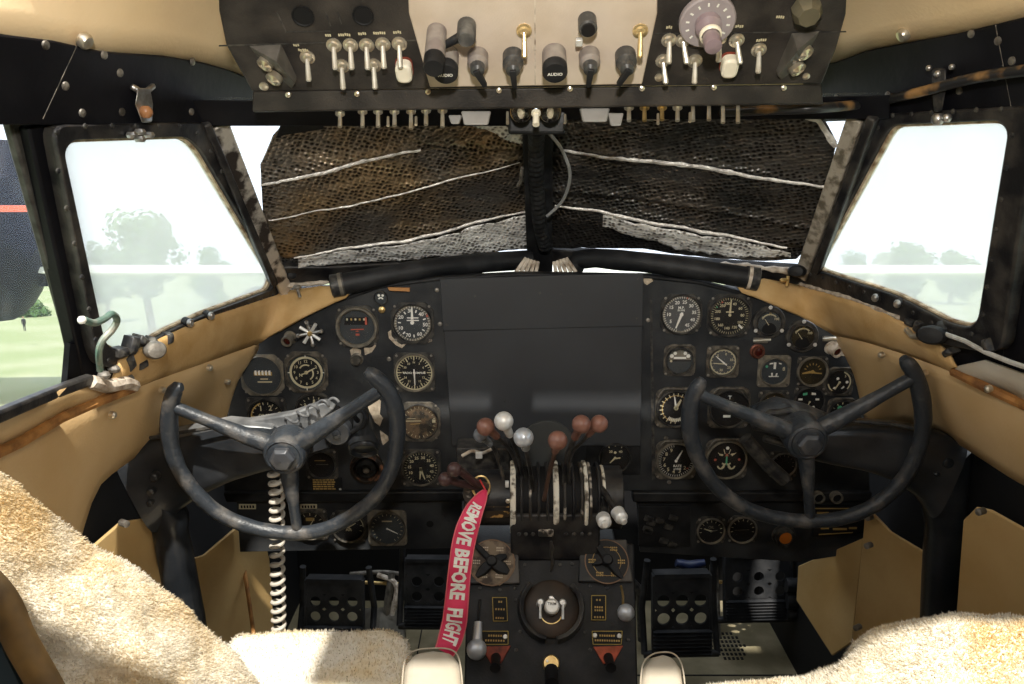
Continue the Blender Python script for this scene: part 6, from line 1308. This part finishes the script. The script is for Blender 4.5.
# pipes and rods behind the pedals
for i, (P, r, mt_, l) in enumerate((([(392, 572, 1.95), (388, 600, 1.93), (386, 622, 1.92)], .010, ALU2, 'vertical grey tube behind the inner left pedal'), ([(350, 574, 1.97), (380, 572, 1.97), (402, 574, 1.97)], .006, ALU2, 'horizontal fluid line behind the left pedals'), ([(356, 582, 1.95), (402, 584, 1.95)], .005, BRASS, 'thin brass line behind the left pedals'),
                          ([(715, 565, 1.97), (717, 600, 1.95), (718, 640, 1.90)], .008, ALU2, 'pale vertical pipe between the right pedals'), ([(711, 565, 1.97), (711, 600, 1.95), (711, 632, 1.93)], .005, ALU2, 'thin pipe between the right pedals'), ([(700, 580, 1.97), (722, 582, 1.97)], .005, BRASS, 'short brass cross line between the right pedals'),
                          ([(378, 575, 1.96), (396, 585, 1.93), (392, 615, 1.90)], .007, SEAL, 'bowed beige hose behind the left pedals'))):
    line_thing('fluid_line', l, 'pipe', [at_y(*p) for p in P], r, mt_)
m = MB(mat('blue_bundle', (.01, .02, .07), .3, col2=(.05, .06, .10), scale=30)); P = [at_y(u, v, 1.78) for u, v in ((676, 563), (690, 566), (705, 563))]; m.tube(P, [.010, .014, .010], 12); tag(m.build('cable_bundle'), 'dark blue wrapped bundle above the inner right pedal', 'bundle')
m = MB(BZD); P = [at_y(u, v, 1.85) for u, v in ((610, 560), (640, 590), (642, 640))]; m.tube(P, .012, 10); tag(m.build('torque_tube'), 'dark torque tube just right of the pedestal', 'tube')
m = MB(mat('mustard_floor_dial', (.20, .15, .03), .6)); p = at_z(388, 655, .02)
# crumpled grey floor boot left
m = MB(mat('grey_boot', (.13, .12, .10), .7, col2=(.22, .2, .16), scale=16, bump=.5)); G = []
for k in range(13):
    row = []
    for j in range(17): u = 364+j*2.6; v = 612+k*3.8; p = at_z(u, v, .0); row.append(V(p.x, p.y, .012+.05*math.sin(PI*k/12)*math.sin(PI*j/16)+.008*noise.noise(V(k*.5, j*.5, 0))))
    G.append(row)
m.grid(G); tag(m.build('floor_boot', smooth=180, solid=.002), 'crumpled grey canvas floor boot between the left pedals', 'cover')

# ================================================= seats with sheepskin
FLC = bpy.data.materials.new('sheepskin'); FLC.use_nodes = True
def fleece_mat():
    nt = FLC.node_tree; N = nt.nodes; L = nt.links; b = N['Principled BSDF']; b.inputs['Roughness'].default_value = .9; b.inputs['Sheen Weight'].default_value = .3
    tc = N.new('ShaderNodeTexCoord'); nz = N.new('ShaderNodeTexNoise'); nz.inputs['Scale'].default_value = 11; nz.inputs['Detail'].default_value = 3; L.new(tc.outputs['Object'], nz.inputs['Vector'])
    cr = N.new('ShaderNodeValToRGB'); cr.color_ramp.elements[0].position = .48; cr.color_ramp.elements[1].position = .70; cr.color_ramp.elements[0].color = (.85, .80, .70, 1); cr.color_ramp.elements[1].color = (.80, .66, .42, 1)
    L.new(nz.outputs['Fac'], cr.inputs['Fac']); L.new(cr.outputs['Color'], b.inputs['Base Color'])
    n2 = N.new('ShaderNodeTexNoise'); n2.inputs['Scale'].default_value = 160; L.new(tc.outputs['Object'], n2.inputs['Vector']); bp = N.new('ShaderNodeBump'); bp.inputs['Strength'].default_value = .6; bp.inputs['Distance'].default_value = .004; L.new(n2.outputs['Fac'], bp.inputs['Height']); L.new(bp.outputs[0], b.inputs['Normal'])
fleece_mat()
WOOL = bpy.data.materials.new('wool_strand'); WOOL.use_nodes = True
def wool_mat():
    nt = WOOL.node_tree; N = nt.nodes; L = nt.links; N.remove(N['Principled BSDF'])
    tc = N.new('ShaderNodeTexCoord'); nz = N.new('ShaderNodeTexNoise'); nz.inputs['Scale'].default_value = 11; nz.inputs['Detail'].default_value = 3; L.new(tc.outputs['Object'], nz.inputs['Vector'])
    cr = N.new('ShaderNodeValToRGB'); cr.color_ramp.elements[0].position = .48; cr.color_ramp.elements[1].position = .70; cr.color_ramp.elements[0].color = (.85, .80, .70, 1); cr.color_ramp.elements[1].color = (.80, .66, .42, 1); L.new(nz.outputs['Fac'], cr.inputs['Fac'])
    d = N.new('ShaderNodeBsdfDiffuse'); t = N.new('ShaderNodeBsdfTranslucent'); mx = N.new('ShaderNodeMixShader'); mx.inputs[0].default_value = .55
    L.new(cr.outputs[0], d.inputs[0]); L.new(cr.outputs[0], t.inputs[0]); L.new(d.outputs[0], mx.inputs[1]); L.new(t.outputs[0], mx.inputs[2]); L.new(mx.outputs[0], N['Material Output'].inputs['Surface'])
wool_mat()
def puff(name, parent, Ti, poly3, thickdir, th, mt, edge=.5, lump=.012, hair=0, hl=.012, seed=0, layers=12):
    """a rounded pad: outline in space, swollen along thickdir"""
    P = [Ti @ p for p in poly3]; N = 72; P = resample(P + [P[0]], N+1)[:-1]; c = sum(P, Vector())/N; rings = []; td = Ti.to_3x3() @ thickdir
    K = layers
    for k in range(K+1):
        a = PI*(k/K); s = math.sin(a)**edge if 0 < k < K else 0.02; rings.append([c + (p-c)*(.80+.20*s if k not in (0, K) else .8) + td*(-math.cos(a))*th/2 for p in P])
    # caps as shrinking rings
    front = [[c + (p-c)*f*.8 + td*th/2*(1+.25*(1-f)) for p in P] for f in (.85, .65, .45, .25, .08)]
    back = [[c + (p-c)*f*.8 - td*th/2*(1+.1*(1-f)) for p in P] for f in (.08, .25, .45, .65, .85)]
    rings = back + rings + front
    def L(p): return p + td*0 + V(noise.noise(p*14+V(seed, 0, 0)), noise.noise(p*14+V(0, seed+5, 0)), noise.noise(p*14+V(0, 0, seed+9)))*lump + V(noise.noise(p*45), noise.noise(p*45+V(3, 3, 3)), noise.noise(p*45+V(7, 1, 2)))*lump*.35
    rings = [[L(p) for p in r] for r in rings]; m = MB(mt); m.ring_loft(rings); o = m.build(name, parent, smooth=180, sub=1)
    if hair:
        me = o.data; rr = random.Random(seed+1); hm = MB(WOOL); me.calc_loop_triangles(); tris = [t for t in me.loop_triangles]; ar = [t.area for t in tris]; tot = sum(ar)
        idx = rr.choices(range(len(tris)), weights=ar, k=hair); vs = me.vertices
        for ti in idx:
            t = tris[ti]; a, b, d_ = (vs[i].co for i in t.vertices); r1, r2 = rr.random(), rr.random()
            if r1+r2 > 1: r1, r2 = 1-r1, 1-r2
            p = a+(b-a)*r1+(d_-a)*r2; n = t.normal; rv = V(rr.uniform(-1, 1), rr.uniform(-1, 1), rr.uniform(-1, 1)); dd = (n*1.0+rv*.55).normalized(); w_ = dd.cross(rv).normalized()*hl*.18; l = hl*rr.uniform(.5, 1.2)
            q = p+dd*l*.5+rv*l*.12; A, B = hm.bm.verts.new(p-w_), hm.bm.verts.new(p+w_); C, D = hm.bm.verts.new(q+w_*.8), hm.bm.verts.new(q-w_*.8); E = hm.bm.verts.new(p+dd*l+rv*l*.35)
            hm.bm.faces.new((A, B, C, D)); hm.bm.faces.new((D, C, E))
        h = hm.build('wool_tuft', parent, smooth=180, recalc=False); h['kind'] = 'stuff'
    return o
# left seat
b0 = V(-.48, .62, 0); T = thing('pilot_seat', 'left pilot seat with cream sheepskin cover, large and close at the lower left', 'seat', Matrix.Translation(b0), 'pilot seats'); Ti = T.matrix_world.inverted()
puff('backrest_cover', T, Ti, [at_t(u, v, t) for u, v, t in ((-60, 472, .50), (10, 530, .54), (60, 566, .57), (130, 602, .60), (180, 636, .63), (224, 682, .66), (244, 716, .68), (270, 760, .68), (100, 780, .62), (50, 700, .58), (12, 590, .54), (-60, 560, .50))], V(.1, 1, -.2).normalized(), .10, FLC, lump=.012, hair=120000, hl=.0024, seed=2)
m = MB(mat('brown_hide_edge', (.10, .065, .03), .6, col2=(.3, .18, .06), scale=20)); m.tube(smooth_path([Ti @ at_t(u, v, .50) for u, v in ((-70, 530), (-4, 592), (20, 640), (48, 690), (84, 760))], 6), .0095, 14); m.build('hide_edge', T)
m = MB(mat('seat_blue_grey', (.035, .06, .075), .6)); a = [Ti @ at_t(u, v, .497) for u, v in ((-90, 560), (-10, 625), (22, 690), (46, 780), (-90, 780))]; m.ring_loft([a, [p + V(0, .03, 0) for p in a]]); m.build('backrest_shell', T)
zc = .565
puff('seat_cushion', T, Ti, [at_z(u, v, zc) for u, v in ((236, 656), (330, 653), (400, 654), (412, 664), (415, 730), (415, 900), (150, 900), (180, 720))], V(0, 0, 1), .10, FLC, lump=.006, hair=40000, hl=.004, seed=4)
m = MB(mat('seat_frame_paint', (.05, .06, .065), .5)); p0 = Ti @ at_z(330, 690, 0.55); m.cbox((p0.x, p0.y-.1, .27), (.30, .28, .54)); m.build('seat_pedestal', T, bevel=.01)
def armrest(T, Ti, u0, u1, vt, z, xx):
    P = [Ti @ at_z(u, v, z) for u, v in ((u0, 700), (u0+3, vt+14), (u0+12, vt+3), ((u0+u1)/2, vt), (u1-12, vt+2), (u1-4, vt+14), (u1, 700))]; P = P[:1]+[p for p in P[1:-1]]+P[-1:]; P += [V(P[-1].x, P[-1].y-.25, P[-1].z), V(P[0].x, P[0].y-.25, P[0].z)]
    m = MB(VINYL); m.ring_loft([[p + V(0, 0, -.05) for p in P], P]); m.build('armrest', T, bevel=.012, bseg=4, smooth=60)
    m = MB(mat('vinyl_piping', (.48, .42, .33), .5)); m.tube(smooth_path([V(P[k].x*.97+P[3].x*.03, P[k].y-.004, P[k].z+.001) for k in range(0, 7)], 5), .0010, 8); m.build('armrest_piping', T)
armrest(T, Ti, 401, 465, 647, .68, 0)
T2 = thing('pilot_seat', 'right copilot seat with cream sheepskin cover, mound at the lower right corner', 'seat', Matrix.Translation(V(.48, .75, 0)), 'pilot seats'); Ti = T2.matrix_world.inverted()
puff('backrest_cover', T2, Ti, [at_t(u, v, t) for u, v, t in ((690, 698, .98), (760, 684, .98), (815, 674, .98), (848, 660, .97), (866, 637, .96), (905, 626, .95), (945, 617, .94), (1030, 620, .93), (1100, 620, .92), (1100, 800, .80), (700, 800, .84))], V(0, .75, -.6).normalized(), .10, FLC, lump=.014, hair=100000, hl=.0045, seed=7)
m = MB(mat('seat_frame_paint', (.05, .06, .065), .5)); m.cbox((-.02, -.0, .2), (.34, .25, .4)); m.build('seat_pedestal', T2, bevel=.01)
armrest(T2, Ti, 638, 686, 651, .66, 0)

# ================================================= outside the windows
OUT = Matrix.Translation(V(0, 0, -2.8)) @ Matrix.Rotation(math.radians(-7.5), 4, 'X')
GRS = mat('dry_pale_grass', (.20, .24, .11), .9, col2=(.28, .30, .18), scale=.35)
m = MB(GRS); m.at(OUT); m.lathe([(.01, 0), (260, 0)], 48); struct(m.build('ground'))
LEAF = mat('foliage_green', (.06, .12, .04), .9, col2=(.11, .17, .07), scale=1.2, amt=.5); BARK = mat('bark', (.12, .09, .06), .9)
def outp(u, v, dist):    # point on a ray at a given depth
    return at_t(u, v, dist)
def tree(label, u, v_top, v_base, dist, wpx, seed, name='leafy_tree'):
    top = outp(u, v_top, dist); base = outp(u, v_base, dist); h = (top-base).length; w_ = wpx*dist/FPX/2; T = thing(name, label, 'tree', Matrix.Translation(base), 'trees beyond the windows'); rr = random.Random(seed)
    m = MB(BARK); m.tube([(0, 0, -.5), (rr.uniform(-.1, .1)*w_, 0, h*.35), (rr.uniform(-.2, .2)*w_, 0, h*.7)], [w_*.09, w_*.07, w_*.03], 8); m.build('trunk', T)
    m = MB(LEAF); bmx = m.bm
    for k in range(26):
        a = rr.uniform(0, 2*PI); rad = rr.uniform(0, .75)*w_; zz = rr.uniform(.25, .9)*h; sh = (1-abs(zz/h-.5)*1.1); c = V(rad*math.cos(a)*sh, rad*math.sin(a)*sh, zz); r = w_*rr.uniform(.22, .42)
        for j in range(110):
            d = V(rr.gauss(0, 1), rr.gauss(0, 1), rr.gauss(0, 1)).normalized(); p = c+d*r*rr.uniform(.7, 1.08); s = w_*.055*rr.uniform(.6, 1.5); t1 = d.cross(V(rr.uniform(-1, 1), rr.uniform(-1, 1), 1)).normalized(); t2 = d.cross(t1); t1 = (t1+d*rr.uniform(-.5, .5)).normalized()
            bmx.faces.new([bmx.verts.new(p+t1*s), bmx.verts.new(p+t2*s), bmx.verts.new(p-t1*s), bmx.verts.new(p-t2*s)])
    m.build('foliage', T, smooth=0, recalc=False)
tree('broad green tree straight outside the left side window', 152, 212, 322, 38, 95, 1)
tree('smaller green tree at the left edge of that window view', 108, 240, 318, 45, 46, 2)
tree('pale small tree near the front post of the left window', 214, 242, 318, 60, 50, 3)
tree('thin tree far off behind the parked wing at the extreme left', 30, 300, 330, 50, 50, 4)
tree('low tree in the middle of the right side window', 905, 246, 300, 70, 66, 5)
tree('low tree at the front of the right side window', 850, 250, 296, 75, 34, 6)
tree('low tree at the rear of the right side window', 950, 248, 305, 62, 60, 7)
tree('small far tree between the others in the right window', 878, 252, 300, 80, 36, 8)
# parked aeroplane: wing across the view, dark blue fuselage at the left
T = thing('parked_aeroplane', 'parked aeroplane with pale wing and dark blue body seen through the left windows', 'aeroplane', Matrix.Translation(outp(30, 300, 20))); Ti = T.matrix_world.inverted()
WNG = mat('pale_wing_paint', (.80, .80, .76), .4); NAVY = mat('navy_paint', (.004, .006, .018), .5, spec=.1)
rings = []
for u in (-60, 60, 260, 560, 800, 1100):
    rings.append([Ti @ outp(u, v, d) for v, d in ((267, 20), (265, 21), (267, 22.5), (272, 22.5), (276, 21), (273, 20))])
m = MB(WNG); m.ring_loft(rings); m.build('wing', T)
m = MB(NAVY); m.tube([Ti @ outp(-260, 255, 20), Ti @ outp(-60, 252, 20), Ti @ outp(10, 250, 20), Ti @ outp(42, 262, 20)], [1.6, 1.9, 1.8, .5], 24); m.tube([Ti @ outp(8, 240, 20.5), Ti @ outp(8, 150, 21)], [1.1, .6], 16); m.build('fuselage', T)
m = MB(RED); a = [Ti @ outp(u, v, 18.0) for u, v in ((-20, 206), (30, 206), (30, 212), (-20, 212))]; m.ring_loft([a, [p + V(0, .2, 0) for p in a]]); m.build('red_stripe', T)
m = MB(NAVY); a = [Ti @ outp(u, v, 20.4) for u, v in ((-60, 276), (70, 276), (70, 286), (-60, 288))]; m.ring_loft([a, [p + V(0, 1.2, 0) for p in a]]); m.build('underwing_shade', T)  # dark slab painted for the shade under the wing
# a standing figure far off on the grass
def person(label, u, vt, vb, dist):
    top, base = outp(u, vt, dist), outp(u, vb, dist); h = (top-base).length; T = thing('person', label, 'person', Matrix.Translation(base), None); m = MB(mat('dark_clothes', (.02, .02, .025), .8))
    for s in (-1, 1): m.tube([(s*.05*h, 0, 0), (s*.045*h, 0, .27*h), (s*.045*h, 0, .5*h)], [.022*h, .03*h, .045*h], 8); m.tube([(s*.11*h, 0, .8*h), (s*.135*h, 0, .62*h), (s*.13*h, -.02*h, .47*h)], [.028*h, .024*h, .018*h], 8)
    m.tube([(0, 0, .48*h), (0, 0, .62*h), (0, 0, .8*h), (0, 0, .84*h)], [.085*h, .08*h, .105*h, .04*h], 12); m.build('body', T)
    m = MB(mat('far_skin', (.35, .2, .14), .7)); m.ball((0, 0, .93*h), .06*h, 12, (.8, .9, 1.15)); m.build('head', T)
person('distant person in dark clothes standing on the grass at the far left', 25, 316, 331, 34)
